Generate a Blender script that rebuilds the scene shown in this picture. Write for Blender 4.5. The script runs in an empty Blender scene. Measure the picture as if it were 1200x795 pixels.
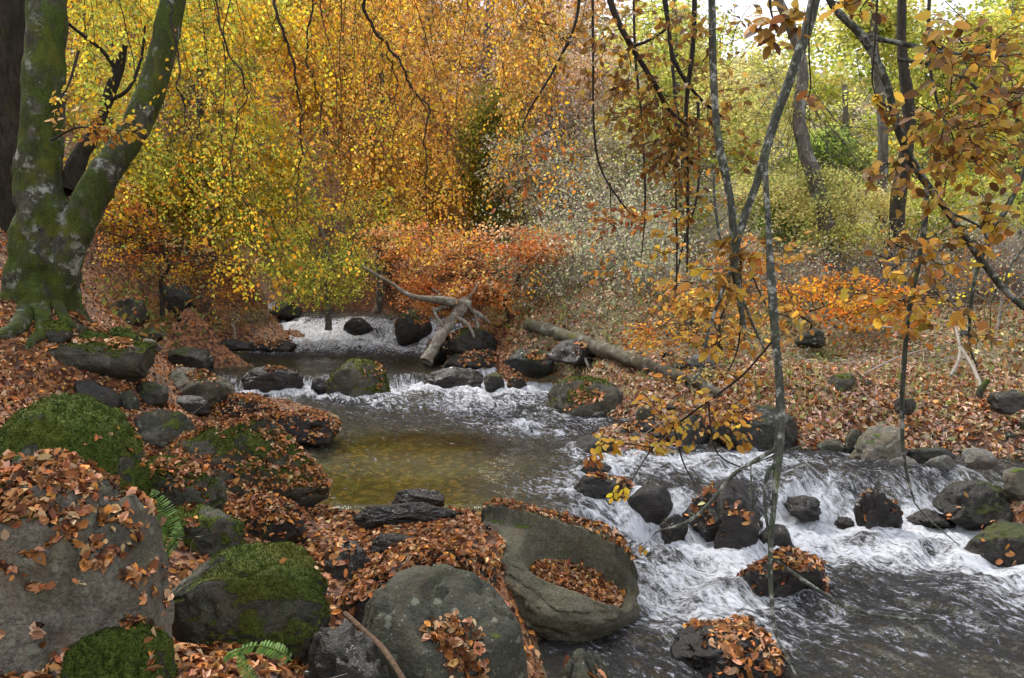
import bpy, math, random
import numpy as np
from mathutils import Vector

# ------------------------------------------------------------------ camera, sky, sun, exposure
SC = bpy.context.scene
COL = SC.collection
W0, H0, F0 = 1200.0, 795.0, 942.0
CAMZ, PITCH = 2.7, math.radians(5.9)
cam_d = bpy.data.cameras.new('camera'); cam = bpy.data.objects.new('camera', cam_d); COL.objects.link(cam)
cam.location = (0, 0, CAMZ); cam.rotation_euler = (math.pi/2-PITCH, 0, 0)
cam_d.sensor_width = 36; cam_d.lens = 36*F0/W0; cam_d.clip_start = .05; cam_d.clip_end = 1000
SC.camera = cam
SUN_EL, SUN_AZ = 54, 322          # degrees, azimuth clockwise from +Y
world = bpy.data.worlds.new('World'); SC.world = world; world.use_nodes = True
nt = world.node_tree; nt.nodes.clear()
wo = nt.nodes.new('ShaderNodeOutputWorld'); bg = nt.nodes.new('ShaderNodeBackground')
sky = nt.nodes.new('ShaderNodeTexSky'); sky.sky_type = 'NISHITA'; sky.sun_disc = False
sky.sun_elevation = math.radians(SUN_EL); sky.sun_rotation = math.radians(SUN_AZ)
sky.air_density = 1.2; sky.dust_density = 3.0
tcw = nt.nodes.new('ShaderNodeTexCoord'); nz = nt.nodes.new('ShaderNodeTexNoise'); nz.inputs['Scale'].default_value = 3.0; nz.inputs['Detail'].default_value = 6
nt.links.new(tcw.outputs['Generated'], nz.inputs['Vector'])
cr = nt.nodes.new('ShaderNodeValToRGB')
cr.color_ramp.elements[0].position = .3; cr.color_ramp.elements[0].color = (8.2, 8.6, 9.6, 1)
cr.color_ramp.elements[1].position = .7; cr.color_ramp.elements[1].color = (12.5, 12.6, 13.2, 1)
nt.links.new(nz.outputs['Fac'], cr.inputs['Fac'])
mxw = nt.nodes.new('ShaderNodeMix'); mxw.data_type = 'RGBA'; mxw.inputs[0].default_value = .88
nt.links.new(sky.outputs['Color'], mxw.inputs[6]); nt.links.new(cr.outputs['Color'], mxw.inputs[7])
nt.links.new(mxw.outputs[2], bg.inputs['Color']); bg.inputs['Strength'].default_value = .115
nt.links.new(bg.outputs[0], wo.inputs['Surface'])
sd = bpy.data.lights.new('sun', 'SUN'); sun = bpy.data.objects.new('sun', sd); COL.objects.link(sun)
sd.energy = 3.4; sd.angle = math.radians(7); sd.color = (1, .95, .87)
az = math.radians(SUN_AZ); el = math.radians(SUN_EL)
sdir = Vector((math.sin(az)*math.cos(el), math.cos(az)*math.cos(el), math.sin(el)))
sun.rotation_euler = sdir.to_track_quat('Z', 'Y').to_euler(); sun.location = (0, 0, 30)
SC.view_settings.view_transform = 'Standard'; SC.view_settings.look = 'None'
SC.view_settings.exposure = .58; SC.view_settings.gamma = 1; SC.view_settings.use_curve_mapping = False
SC.cycles.max_bounces = 6; SC.cycles.diffuse_bounces = 3; SC.cycles.glossy_bounces = 3
SC.cycles.transmission_bounces = 4; SC.cycles.transparent_max_bounces = 8
SC.cycles.use_denoising = True; SC.cycles.sample_clamp_indirect = 6; SC.cycles.sample_clamp_direct = 12
SC.cycles.caustics_reflective = False; SC.cycles.caustics_refractive = False
SC.render.use_persistent_data = False

# ------------------------------------------------------------------ helpers
RG = np.random.default_rng(7)
FW = np.array([0, math.cos(PITCH), -math.sin(PITCH)]); UP = np.array([0, math.sin(PITCH), math.cos(PITCH)])
CAM = np.array([0, 0, CAMZ])
def ray(px, py): return FW*F0 + np.array([1., 0, 0])*(px-600) + UP*(H0/2-py)
def PZ(px, py, z): r = ray(px, py); return CAM + r*((z-CAMZ)/r[2])     # on the level z
def PY(px, py, Y): r = ray(px, py); return CAM + r*(Y/r[1])             # at distance Y

def hash3(ix, iy, iz, seed):
    h = (ix*374761393 + iy*668265263 + iz*2147483647 + seed*1274126177) & 0xffffffff
    h = ((h ^ (h >> 13))*1274126177) & 0xffffffff
    h = ((h ^ (h >> 16))*2246822519) & 0xffffffff
    return ((h ^ (h >> 15)) & 0xffff)/65535.0
def vnoise(p, seed=0):
    p = np.asarray(p, float); i = np.floor(p).astype(np.int64); f = p-i; u = f*f*(3-2*f)
    r = 0
    for dx in (0, 1):
        for dy in (0, 1):
            for dz in (0, 1):
                w = (u[:, 0] if dx else 1-u[:, 0])*(u[:, 1] if dy else 1-u[:, 1])*(u[:, 2] if dz else 1-u[:, 2])
                r = r+w*hash3(i[:, 0]+dx, i[:, 1]+dy, i[:, 2]+dz, seed)
    return r*2-1
def fbm(p, seed=0, octv=4, gain=.5):
    r = 0; a = 1.; p = np.asarray(p, float); t = 0
    for k in range(octv):
        r = r+a*vnoise(p*(2.03**k)+17.3*k, seed+k); t += a; a *= gain
    return r/t
def sstep(a, b, x): t = np.clip((x-a)/(b-a), 0, 1); return t*t*(3-2*t)
def nrm(v): return v/np.maximum(np.linalg.norm(v, axis=-1, keepdims=True), 1e-9)

def mesh_np(name, V, Fq, mat=None, parent=None, col=None, smooth=True, attrs=None, link=True):
    """V (n,3); Fq (m,k) faces all with k corners; col (m,3) per face"""
    me = bpy.data.meshes.new(name)
    V = np.ascontiguousarray(V, np.float32); Fq = np.ascontiguousarray(Fq, np.int32); m, k = Fq.shape
    me.vertices.add(len(V)); me.vertices.foreach_set('co', V.ravel())
    me.loops.add(m*k); me.loops.foreach_set('vertex_index', Fq.ravel())
    me.polygons.add(m); me.polygons.foreach_set('loop_start', np.arange(0, m*k, k, dtype=np.int32))
    me.polygons.foreach_set('loop_total', np.full(m, k, np.int32))
    me.polygons.foreach_set('use_smooth', np.full(m, smooth, bool))
    me.update(calc_edges=True)
    if col is not None:
        a = me.attributes.new('tint', 'FLOAT_VECTOR', 'FACE'); a.data.foreach_set('vector', np.ascontiguousarray(col, np.float32).ravel())
    for nme, (typ, dat) in (attrs or {}).items():
        a = me.attributes.new(nme, typ, 'POINT'); a.data.foreach_set('vector' if typ == 'FLOAT_VECTOR' else 'value', np.ascontiguousarray(dat, np.float32).ravel())
    if mat: me.materials.append(mat)
    o = bpy.data.objects.new(name, me)
    if link: COL.objects.link(o)
    if parent: o.parent = parent
    return o
def empty(name, loc=(0, 0, 0)):
    o = bpy.data.objects.new(name, None); COL.objects.link(o); o.location = loc; o.empty_display_size = .1
    return o
def tag(o, label=None, cat=None, group=None, kind=None):
    if label: o['label'] = label
    if cat: o['category'] = cat
    if group: o['group'] = group
    if kind: o['kind'] = kind
    return o
def loc_child(o, root):                       # vertices were given in world space
    o.parent = root; o.location = -Vector(root.location)
    return o

# --- tubes: P (N,K,3), R (N,K)
def tube_arrays(P, R, sides=5, wob=0, seed=0):
    P = np.asarray(P, float); R = np.asarray(R, float); N, K, _ = P.shape
    T = np.empty_like(P); T[:, 1:-1] = P[:, 2:]-P[:, :-2]; T[:, 0] = P[:, 1]-P[:, 0]; T[:, -1] = P[:, -1]-P[:, -2]
    T = nrm(T); ref = np.zeros((N, 1, 3)); tm = T.mean(1)
    ref[:, 0, 0] = np.where(np.abs(tm[:, 0]) < .7, 1, 0); ref[:, 0, 1] = np.where(np.abs(tm[:, 0]) < .7, 0, 1)
    A = nrm(np.cross(T, np.broadcast_to(ref, T.shape))); B = np.cross(T, A)
    th = np.linspace(0, 2*np.pi, sides, endpoint=False)
    V = P[:, :, None]+R[:, :, None, None]*(A[:, :, None]*np.cos(th)[None, None, :, None]+B[:, :, None]*np.sin(th)[None, None, :, None])
    V = V.reshape(-1, 3)
    if wob: V = V+nrm(V-np.repeat(P.reshape(-1, 3), sides, 0))*(fbm(V*6, seed, 3)*wob)[:, None]*np.repeat(R.ravel(), sides)[:, None]
    j = np.arange(sides); jn = (j+1) % sides
    base = (np.arange(N)[:, None]*K+np.arange(K-1)[None])*sides
    Fq = np.stack([base[..., None]+j, base[..., None]+jn, base[..., None]+sides+jn, base[..., None]+sides+j], -1).reshape(-1, 4)
    return V, Fq
def merge(parts):
    Vs, Fs, o = [], [], 0
    for V, Fq in parts: Vs.append(V); Fs.append(Fq+o); o += len(V)
    return np.concatenate(Vs), np.concatenate(Fs)
def smooth_path(pts, rad, n):
    pts = np.asarray(pts, float); rad = np.asarray(rad, float); m = len(pts)
    t = np.linspace(0, m-1, n); i = np.clip(t.astype(int), 0, m-2); f = (t-i)[:, None]
    p0 = pts[np.maximum(i-1, 0)]; p1 = pts[i]; p2 = pts[i+1]; p3 = pts[np.minimum(i+2, m-1)]
    q = .5*((2*p1)+(-p0+p2)*f+(2*p0-5*p1+4*p2-p3)*f*f+(-p0+3*p1-3*p2+p3)*f**3)
    r = rad[i]*(1-f[:, 0])+rad[i+1]*f[:, 0]
    return q, r
# --- leaves: positions, long-axis directions, normals, lengths
def leaf_arrays(p, d, n, L, Wd, fold=.25, curl=.2):
    d = nrm(d); n = nrm(n-(n*d).sum(-1, keepdims=True)*d); s = np.cross(d, n)
    L = L[:, None]; Wd = Wd[:, None]*.5
    cu = (curl*L)
    v = np.stack([p,
                  p+d*L*.33+s*Wd+n*Wd*fold+n*cu*.15, p+d*L*.70+s*Wd*.80+n*Wd*fold-n*cu*.1,
                  p+d*L-n*cu*.6,
                  p+d*L*.70-s*Wd*.80+n*Wd*fold-n*cu*.1, p+d*L*.33-s*Wd+n*Wd*fold+n*cu*.15], 1)
    N = len(p); b = (np.arange(N)*6)[:, None]
    Fq = np.concatenate([b+np.array([0, 1, 2, 3]), b+np.array([3, 4, 5, 0])], 1).reshape(-1, 4)
    return v.reshape(-1, 3), Fq
def fine_leaf_arrays(p, d, n, L, Wd, fold=.2, curl=.2):
    d = nrm(d); n = nrm(n-(n*d).sum(-1, keepdims=True)*d); s = np.cross(d, n); L = L[:, None]; Wd = Wd[:, None]*.5; v = [p]
    for u, w in ((.14, .66), (.45, 1.0), (.80, .68)):
        z = -n*L*curl*(u*u)
        v += [p+d*L*u+s*Wd*w+n*Wd*w*fold+z, p+d*L*u+z, p+d*L*u-s*Wd*w+n*Wd*w*fold+z]
    v.append(p+d*L-n*L*curl); v = np.stack(v, 1)                       # 0 base, 1-3, 4-6, 7-9, 10 tip
    q = np.array([[0, 1, 2, 3], [1, 4, 5, 2], [2, 5, 6, 3], [4, 7, 8, 5], [5, 8, 9, 6], [7, 10, 9, 8]])
    return v.reshape(-1, 3), ((np.arange(len(p))*11)[:, None, None]+q[None]).reshape(-1, 4)
def diamond_arrays(p, d, n, L, Wd):
    d = nrm(d); n = nrm(n-(n*d).sum(-1, keepdims=True)*d); s = np.cross(d, n); L = L[:, None]; Wd = Wd[:, None]*.5
    v = np.stack([p-d*L*.5, p+s*Wd, p+d*L*.5, p-s*Wd+n*Wd*.3], 1)
    Fq = (np.arange(len(p))*4)[:, None]+np.arange(4)
    return v.reshape(-1, 3), Fq
def pal(cols, N, rg, jit=.22, w=None):
    cols = np.array(cols, float); k = rg.choice(len(cols), N, p=w)
    return np.clip(cols[k]*(1+rg.normal(0, jit, (N, 1)))*(1+rg.normal(0, .08, (N, 3))), .004, .9)
def rdir(rg, N): return nrm(rg.normal(0, 1, (N, 3)))

# ------------------------------------------------------------------ materials
def new_mat(name):
    m = bpy.data.materials.new(name); m.use_nodes = True; t = m.node_tree; t.nodes.clear()
    return m, t, (lambda k, **kw: _node(t, k, kw)), t.links.new
def _node(t, k, kw):
    n = t.nodes.new(k)
    for a, v in kw.items():
        if a.startswith('i_'): n.inputs[a[2:].replace('_', ' ')].default_value = v
        else: setattr(n, a, v)
    return n
def ramp(N, stops):
    r = N('ShaderNodeValToRGB'); e = r.color_ramp.elements
    while len(e) < len(stops): e.new(.5)
    for k, (p, c) in enumerate(stops): e[k].position = p; e[k].color = (c, c, c, 1) if not hasattr(c, '__len__') else (*c, 1)
    return r
def mixc(N, LK, fac, a, b, typ='MIX'):
    m = N('ShaderNodeMix', data_type='RGBA', blend_type=typ)
    for s, v in ((0, fac), (6, a), (7, b)):
        if isinstance(v, bpy.types.NodeSocket): LK(v, m.inputs[s])
        elif s == 0: m.inputs[0].default_value = v
        else: m.inputs[s].default_value = (*v, 1)
    return m.outputs[2]
def mth(N, LK, op, a, b=None, clamp=False):
    m = N('ShaderNodeMath', operation=op, use_clamp=clamp)
    for s, v in ((0, a), (1, b)):
        if v is None: continue
        if isinstance(v, bpy.types.NodeSocket): LK(v, m.inputs[s])
        else: m.inputs[s].default_value = v
    return m.outputs[0]
def noise(N, LK, vec, scale, detail=4, rough=.55, dist=0):
    n = N('ShaderNodeTexNoise', i_Scale=scale, i_Detail=detail, i_Roughness=rough, i_Distortion=dist)
    LK(vec, n.inputs['Vector']); return n.outputs['Fac']

def leaf_material(name, trans=.45, rough=.55, spec=.3):
    m, t, N, LK = new_mat(name)
    at = N('ShaderNodeAttribute', attribute_name='tint'); out = N('ShaderNodeOutputMaterial')
    p = N('ShaderNodeBsdfPrincipled'); p.inputs['Roughness'].default_value = rough; p.inputs['Specular IOR Level'].default_value = spec
    LK(at.outputs['Color'], p.inputs['Base Color'])
    if trans:
        tr = N('ShaderNodeBsdfTranslucent'); LK(at.outputs['Color'], tr.inputs['Color'])
        mx = N('ShaderNodeMixShader'); mx.inputs[0].default_value = trans
        LK(p.outputs[0], mx.inputs[1]); LK(tr.outputs[0], mx.inputs[2]); LK(mx.outputs[0], out.inputs[0])
    else: LK(p.outputs[0], out.inputs[0])
    return m
M_LEAF = leaf_material('living_leaf', .54); M_DRY = leaf_material('dry_leaf', .12, .7, .12); M_MOSSB = leaf_material('moss_blade', .35, .8, .1)

def rock_material(name, base, dark, moss=.4, wet=0., lichen=.3, mosscol=(.055, .085, .012), seed=0.):
    m, t, N, LK = new_mat(name)
    out = N('ShaderNodeOutputMaterial'); p = N('ShaderNodeBsdfPrincipled'); g = N('ShaderNodeNewGeometry')
    mp = N('ShaderNodeMapping'); mp.inputs['Location'].default_value = (seed, seed*.7, 0); LK(g.outputs['Position'], mp.inputs['Vector']); v = mp.outputs[0]
    n1 = noise(N, LK, v, 2.2, 8, .65, .4); n2 = noise(N, LK, v, 14, 6, .7); n3 = noise(N, LK, v, 70, 4, .7); n4 = noise(N, LK, v, 5, 5, .6, 1.2)
    c = mixc(N, LK, ramp_out(N, LK, n1, [(.35, 0), (.65, 1)]), dark, base)
    c = mixc(N, LK, ramp_out(N, LK, n2, [(.45, 0), (.72, .6)]), c, tuple(x*1.5 for x in base))
    c = mixc(N, LK, ramp_out(N, LK, noise(N, LK, v, 1.1, 5, .6, .8), [(.40, 0), (.60, .85)]), c, tuple(x*.6 for x in dark))
    mp2 = N('ShaderNodeMapping'); mp2.inputs['Rotation'].default_value = (.5, .9, .3); mp2.inputs['Scale'].default_value = (1, 1, 6); LK(v, mp2.inputs['Vector'])
    nst = noise(N, LK, mp2.outputs[0], 2.6, 7, .7, .5); c = mixc(N, LK, ramp_out(N, LK, nst, [(.56, 0), (.66, .30)]), c, tuple(x*.6 for x in dark))
    c = mixc(N, LK, ramp_out(N, LK, noise(N, LK, v, 7, 6, .75, .6), [(.50, 0), (.66, .5)]), c, (base[0]*.55, base[1]*.72, base[2]*.38))
    c = mixc(N, LK, ramp_out(N, LK, n3, [(.42, .55), (.55, 0)]), c, tuple(x*.35 for x in dark))
    # warm stains
    c = mixc(N, LK, ramp_out(N, LK, n4, [(.50, 0), (.75, .55)]), c, (base[0]*.75, base[1]*.52, base[2]*.33))
    if lichen:
        vo = N('ShaderNodeTexVoronoi', i_Scale=9.0, i_Randomness=1.0); LK(v, vo.inputs['Vector'])
        sp = mth(N, LK, 'MULTIPLY_ADD', n2, .35); t.nodes[-1].inputs[2].default_value = 0
        lm = mth(N, LK, 'SUBTRACT', mth(N, LK, 'MULTIPLY', n2, .62), vo.outputs['Distance'])
        v2 = N('ShaderNodeTexVoronoi', i_Scale=26.0); LK(v, v2.inputs['Vector']); l2 = mth(N, LK, 'SUBTRACT', mth(N, LK, 'MULTIPLY', n1, .55), v2.outputs['Distance'])
        lm = mth(N, LK, 'MAXIMUM', ramp_out(N, LK, lm, [(.10, 0), (.16, lichen)]), ramp_out(N, LK, l2, [(.12, 0), (.17, lichen*.8)]))
        c = mixc(N, LK, lm, c, (.20, .22, .16))
    ma = N('ShaderNodeAttribute', attribute_name='mossy')
    mm = mth(N, LK, 'ADD', ma.outputs['Fac'], mth(N, LK, 'MULTIPLY', mth(N, LK, 'SUBTRACT', noise(N, LK, v, 11, 8, .75, .3), .5), 1.3))
    mm = ramp_out(N, LK, mm, [(.42, 0), (.60, 1)])
    rough = .85-.62*wet
    if mm is not None:
        mc = mixc(N, LK, ramp_out(N, LK, noise(N, LK, v, 38, 5, .8), [(.34, 0), (.68, 1)]), tuple(x*.38 for x in mosscol), tuple(x*1.9 for x in mosscol))
        mc = mixc(N, LK, ramp_out(N, LK, noise(N, LK, v, 4.2, 3), [(.45, 0), (.7, .8)]), mc, (mosscol[0]*2.0, mosscol[1]*1.45, mosscol[2]*1.2))
        c = mixc(N, LK, mm, c, mc)
        LK(mth(N, LK, 'MULTIPLY_ADD', mm, .9-rough), p.inputs['Roughness']); t.nodes[-1].inputs[2].default_value = rough
    else: p.inputs['Roughness'].default_value = rough
    if wet: LK(mth(N, LK, 'ADD', ramp_out(N, LK, noise(N, LK, v, 8, 5, .7), [(.42, .14), (.60, .62)]), mth(N, LK, 'MULTIPLY', mm, .4), True), p.inputs['Roughness'])
    LK(c, p.inputs['Base Color']); p.inputs['Specular IOR Level'].default_value = .28+.22*wet
    b = N('ShaderNodeBump', i_Strength=.8, i_Distance=.035)
    hsum = mth(N, LK, 'ADD', mth(N, LK, 'ADD', mth(N, LK, 'MULTIPLY', n2, 1.0), mth(N, LK, 'MULTIPLY', n3, .35)), mth(N, LK, 'MULTIPLY', nst, .55))
    if mm is not None: hsum = mth(N, LK, 'ADD', hsum, mth(N, LK, 'MULTIPLY', mth(N, LK, 'MULTIPLY', noise(N, LK, v, 60, 4, .8), mm), 1.0))
    LK(hsum, b.inputs['Height']); LK(b.outputs[0], p.inputs['Normal']); LK(p.outputs[0], out.inputs[0])
    return m
def ramp_out(N, LK, fac, stops):
    r = ramp(N, stops); LK(fac, r.inputs['Fac']); return r.outputs['Color']

def bark_material(name, base, dark, moss=.5, mosscol=(.06, .085, .015), patches=0., sc=1.):
    m, t, N, LK = new_mat(name)
    out = N('ShaderNodeOutputMaterial'); p = N('ShaderNodeBsdfPrincipled'); p.inputs['Roughness'].default_value = .85; p.inputs['Specular IOR Level'].default_value = .2
    g = N('ShaderNodeNewGeometry'); v = g.outputs['Position']
    mp = N('ShaderNodeMapping'); mp.inputs['Scale'].default_value = (1, 1, .3); LK(v, mp.inputs['Vector'])
    nf = noise(N, LK, mp.outputs[0], 22*sc, 6, .7, .6); nb = noise(N, LK, v, 3.5*sc, 6, .65); ng = noise(N, LK, v, 60*sc, 4, .75)
    c = mixc(N, LK, ramp_out(N, LK, nf, [(.35, 0), (.62, 1)]), dark, base)
    c = mixc(N, LK, ramp_out(N, LK, noise(N, LK, v, 1.7*sc, 6, .7, .8), [(.45, 0), (.7, .7)]), c, tuple(x*.8 for x in dark))
    if patches: c = mixc(N, LK, ramp_out(N, LK, noise(N, LK, v, 6*sc, 5, .7), [(.53, 0), (.60, patches)]), c, (.36, .38, .33))
    if moss:
        mk = ramp_out(N, LK, nb, [(.78-moss*.5, 0), (.90-moss*.5, 1)])
        mc = mixc(N, LK, ramp_out(N, LK, ng, [(.33, 0), (.7, 1)]), tuple(x*.35 for x in mosscol), tuple(x*1.7 for x in mosscol))
        mc = mixc(N, LK, ramp_out(N, LK, noise(N, LK, mp.outputs[0], 7*sc, 6, .7, 1.), [(.42, 0), (.62, .75)]), mc, (mosscol[0]*.45, mosscol[1]*.35, mosscol[2]*.6))
        mc = mixc(N, LK, ramp_out(N, LK, noise(N, LK, v, 2.6*sc, 3, .6, 1.), [(.5, 0), (.68, .6)]), mc, (mosscol[0]*1.9, mosscol[1]*1.45, mosscol[2]))
        c = mixc(N, LK, mk, c, mc)
    LK(c, p.inputs['Base Color'])
    b = N('ShaderNodeBump', i_Strength=.9, i_Distance=.04/sc); LK(mth(N, LK, 'ADD', nf, mth(N, LK, 'MULTIPLY', ng, .5)), b.inputs['Height'])
    LK(b.outputs[0], p.inputs['Normal']); LK(p.outputs[0], out.inputs[0]); return m

GREY = rock_material('grey_boulder', (.20, .175, .145), (.085, .08, .06), moss=1, lichen=.5)
GREYB = rock_material('bare_grey_boulder', (.088, .085, .062), (.035, .038, .028), moss=1, lichen=.5, seed=3.)
OLIVEB = rock_material('olive_grey_boulder', (.125, .115, .08), (.06, .056, .038), moss=1, lichen=.2, seed=4.)
MOSSY = rock_material('mossy_boulder', (.095, .09, .07), (.035, .037, .027), moss=1, lichen=.3, mosscol=(.052, .078, .009), seed=7.)
HALFM = rock_material('half_mossy_boulder', (.115, .105, .08), (.04, .04, .03), moss=1, lichen=.35, mosscol=(.055, .072, .011), seed=11.)
WET = rock_material('wet_dark_stone', (.022, .015, .009), (.006, .0045, .003), moss=1, wet=.72, lichen=0, mosscol=(.022, .028, .008), seed=5.)
WETM = rock_material('wet_mossy_stone', (.032, .027, .019), (.009, .009, .006), moss=1, wet=.55, lichen=0, mosscol=(.030, .040, .007), seed=9.)
PALE = rock_material('pale_stone', (.22, .21, .195), (.10, .095, .085), moss=1, lichen=.3, seed=13.)
BARKM = bark_material('mossy_beech_bark', (.095, .09, .065), (.025, .025, .018), .76, (.056, .080, .013), patches=.75)
BARKD = bark_material('dark_bark', (.055, .045, .032), (.018, .015, .011), .35)
BARKG = bark_material('grey_trunk_bark', (.17, .15, .125), (.06, .05, .04), .35, patches=.5)
BARKB = bark_material('dark_bough_bark', (.085, .09, .07), (.025, .028, .02), .4, (.08, .11, .055), patches=.6, sc=3.)
BARKL = bark_material('lichened_branch_bark', (.11, .115, .09), (.03, .034, .026), .45, (.10, .14, .07), patches=.9, sc=3.)
TWIG = bark_material('twig_bark', (.045, .035, .028), (.02, .016, .012), .25, sc=4.)
TWIGP = bark_material('pale_twig_bark', (.36, .32, .27), (.18, .155, .13), .2, sc=4.)
LOGP = bark_material('pale_barkless_wood', (.25, .21, .165), (.09, .075, .055), .30, patches=.5, sc=1.5)

def ground_material():
    m, t, N, LK = new_mat('leaf_covered_forest_floor')
    out = N('ShaderNodeOutputMaterial'); p = N('ShaderNodeBsdfPrincipled'); p.inputs['Roughness'].default_value = .85
    g = N('ShaderNodeNewGeometry'); v = g.outputs['Position']
    wn = N('ShaderNodeTexNoise', i_Scale=20.0, i_Detail=2.0); LK(v, wn.inputs['Vector'])
    wv = N('ShaderNodeVectorMath', operation='MULTIPLY_ADD'); LK(wn.outputs['Color'], wv.inputs[0]); wv.inputs[1].default_value = (.05, .05, .05); LK(v, wv.inputs[2])
    vo = N('ShaderNodeTexVoronoi', i_Scale=20.0); LK(wv.outputs[0], vo.inputs['Vector'])
    sp = N('ShaderNodeSeparateColor'); LK(vo.outputs['Color'], sp.inputs[0])
    lf = ramp_out(N, LK, sp.outputs[0], [(0, (.03, .014, .008)), (.3, (.10, .038, .016)), (.55, (.20, .08, .03)), (.8, (.30, .14, .06)), (1, (.08, .035, .018))])
    soil = mixc(N, LK, noise(N, LK, v, 9, 6, .7), (.012, .010, .007), (.06, .045, .028))
    a = N('ShaderNodeAttribute', attribute_name='litter')          # x litter, y green ground cover, z wet bed
    s3 = N('ShaderNodeSeparateXYZ'); LK(a.outputs['Vector'], s3.inputs[0])
    nb = noise(N, LK, v, 3.0, 8, .7)
    k = ramp_out(N, LK, mth(N, LK, 'ADD', mth(N, LK, 'MULTIPLY', nb, .8), mth(N, LK, 'MULTIPLY', s3.outputs[0], .5)), [(.62, 0), (.78, 1)])
    c = mixc(N, LK, k, soil, lf)
    gr = mixc(N, LK, noise(N, LK, v, 30, 5, .8), (.03, .032, .012), (.26, .22, .12))
    kg = ramp_out(N, LK, mth(N, LK, 'ADD', mth(N, LK, 'MULTIPLY', noise(N, LK, v, 1.8, 8, .75), .9), mth(N, LK, 'MULTIPLY', s3.outputs[1], .5)), [(.62, 0), (.75, 1)])
    c = mixc(N, LK, kg, c, gr)
    vb = N('ShaderNodeTexVoronoi', i_Scale=7.0); LK(wv.outputs[0], vb.inputs['Vector'])
    bed = mixc(N, LK, ramp_out(N, LK, vb.outputs['Distance'], [(0.1, 0), (.6, 1)]), (.15, .145, .055), (.06, .055, .018))
    bed = mixc(N, LK, ramp_out(N, LK, noise(N, LK, v, 1.6, 4), [(.45, 0), (.65, .7)]), bed, (.10, .07, .025))
    bed = mixc(N, LK, ramp_out(N, LK, sp.outputs[1], [(.86, 0), (.9, .75)]), bed, (.28, .17, .05))
    c = mixc(N, LK, s3.outputs[2], c, bed)
    LK(c, p.inputs['Base Color'])
    b = N('ShaderNodeBump', i_Strength=.9, i_Distance=.03); LK(mth(N, LK, 'ADD', vo.outputs['Distance'], noise(N, LK, v, 25, 5, .7)), b.inputs['Height'])
    LK(b.outputs[0], p.inputs['Normal']); LK(p.outputs[0], out.inputs[0]); return m
def water_material():
    m, t, N, LK = new_mat('stream_water')
    out = N('ShaderNodeOutputMaterial'); g = N('ShaderNodeNewGeometry')
    fl = N('ShaderNodeAttribute', attribute_name='flow'); fo = N('ShaderNodeAttribute', attribute_name='foam')
    sx = N('ShaderNodeSeparateXYZ'); LK(fo.outputs['Vector'], sx.inputs[0])     # x foam, y roughness of surface
    mp = N('ShaderNodeMapping'); mp.inputs['Scale'].default_value = (.52, 1, 1); LK(fl.outputs['Vector'], mp.inputs['Vector']); fv = mp.outputs[0]
    r1 = noise(N, LK, fv, 5, 5, .65, .8); r2 = noise(N, LK, fv, 17, 5, .7, .6); r3 = noise(N, LK, fv, 48, 3, .6, .3)
    hgt = mth(N, LK, 'ADD', mth(N, LK, 'ADD', mth(N, LK, 'MULTIPLY', r1, 1.2), mth(N, LK, 'MULTIPLY', r2, .65)), mth(N, LK, 'MULTIPLY', r3, .16))
    b = N('ShaderNodeBump', i_Distance=.15); LK(mth(N, LK, 'MULTIPLY_ADD', sx.outputs[1], 1.0), b.inputs['Strength']); t.nodes[-1].inputs[2].default_value = .09
    LK(hgt, b.inputs['Height'])
    tr = N('ShaderNodeBsdfTransparent'); tr.inputs['Color'].default_value = (.78, .76, .48, 1)
    gl = N('ShaderNodeBsdfGlossy'); gl.inputs['Roughness'].default_value = .07; LK(b.outputs[0], gl.inputs['Normal'])
    body = N('ShaderNodeBsdfDiffuse'); body.inputs['Color'].default_value = (.055, .055, .058, 1); LK(b.outputs[0], body.inputs['Normal'])
    # fast water is full of bubbles: less see-through
    bm = N('ShaderNodeMixShader'); LK(mth(N, LK, 'MULTIPLY', sx.outputs[1], .55, True), bm.inputs[0]); LK(tr.outputs[0], bm.inputs[1]); LK(body.outputs[0], bm.inputs[2])
    fr = N('ShaderNodeFresnel', i_IOR=1.33); LK(b.outputs[0], fr.inputs['Normal'])
    m1 = N('ShaderNodeMixShader'); LK(fr.outputs[0], m1.inputs[0]); LK(bm.outputs[0], m1.inputs[1]); LK(gl.outputs[0], m1.inputs[2])
    # foam: threads and clots stretched along the flow; sparse specks paint highlights
    f1 = noise(N, LK, fv, 6.0, 9, .74, 2.2); f2 = noise(N, LK, fv, 30, 6, .75, 1.0)
    fm = mth(N, LK, 'ADD', mth(N, LK, 'MULTIPLY', mth(N, LK, 'SUBTRACT', f1, .5), 1.9), mth(N, LK, 'MULTIPLY', mth(N, LK, 'SUBTRACT', f2, .5), 1.5))
    fm = mth(N, LK, 'ADD', fm, mth(N, LK, 'MULTIPLY', sx.outputs[0], .70))
    fm = mth(N, LK, 'SUBTRACT', fm, .20)
    k = ramp_out(N, LK, fm, [(.06, 0), (.28, .45), (.56, .95)])
    fd = N('ShaderNodeBsdfDiffuse'); fd.inputs['Color'].default_value = (.70, .72, .77, 1)
    b2 = N('ShaderNodeBump', i_Strength=.8, i_Distance=.08); LK(mth(N, LK, 'ADD', f1, mth(N, LK, 'MULTIPLY', f2, .7)), b2.inputs['Height']); LK(b2.outputs[0], fd.inputs['Normal'])
    m2 = N('ShaderNodeMixShader'); LK(k, m2.inputs[0]); LK(m1.outputs[0], m2.inputs[1]); LK(fd.outputs[0], m2.inputs[2])
    LK(m2.outputs[0], out.inputs[0]); return m

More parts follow.
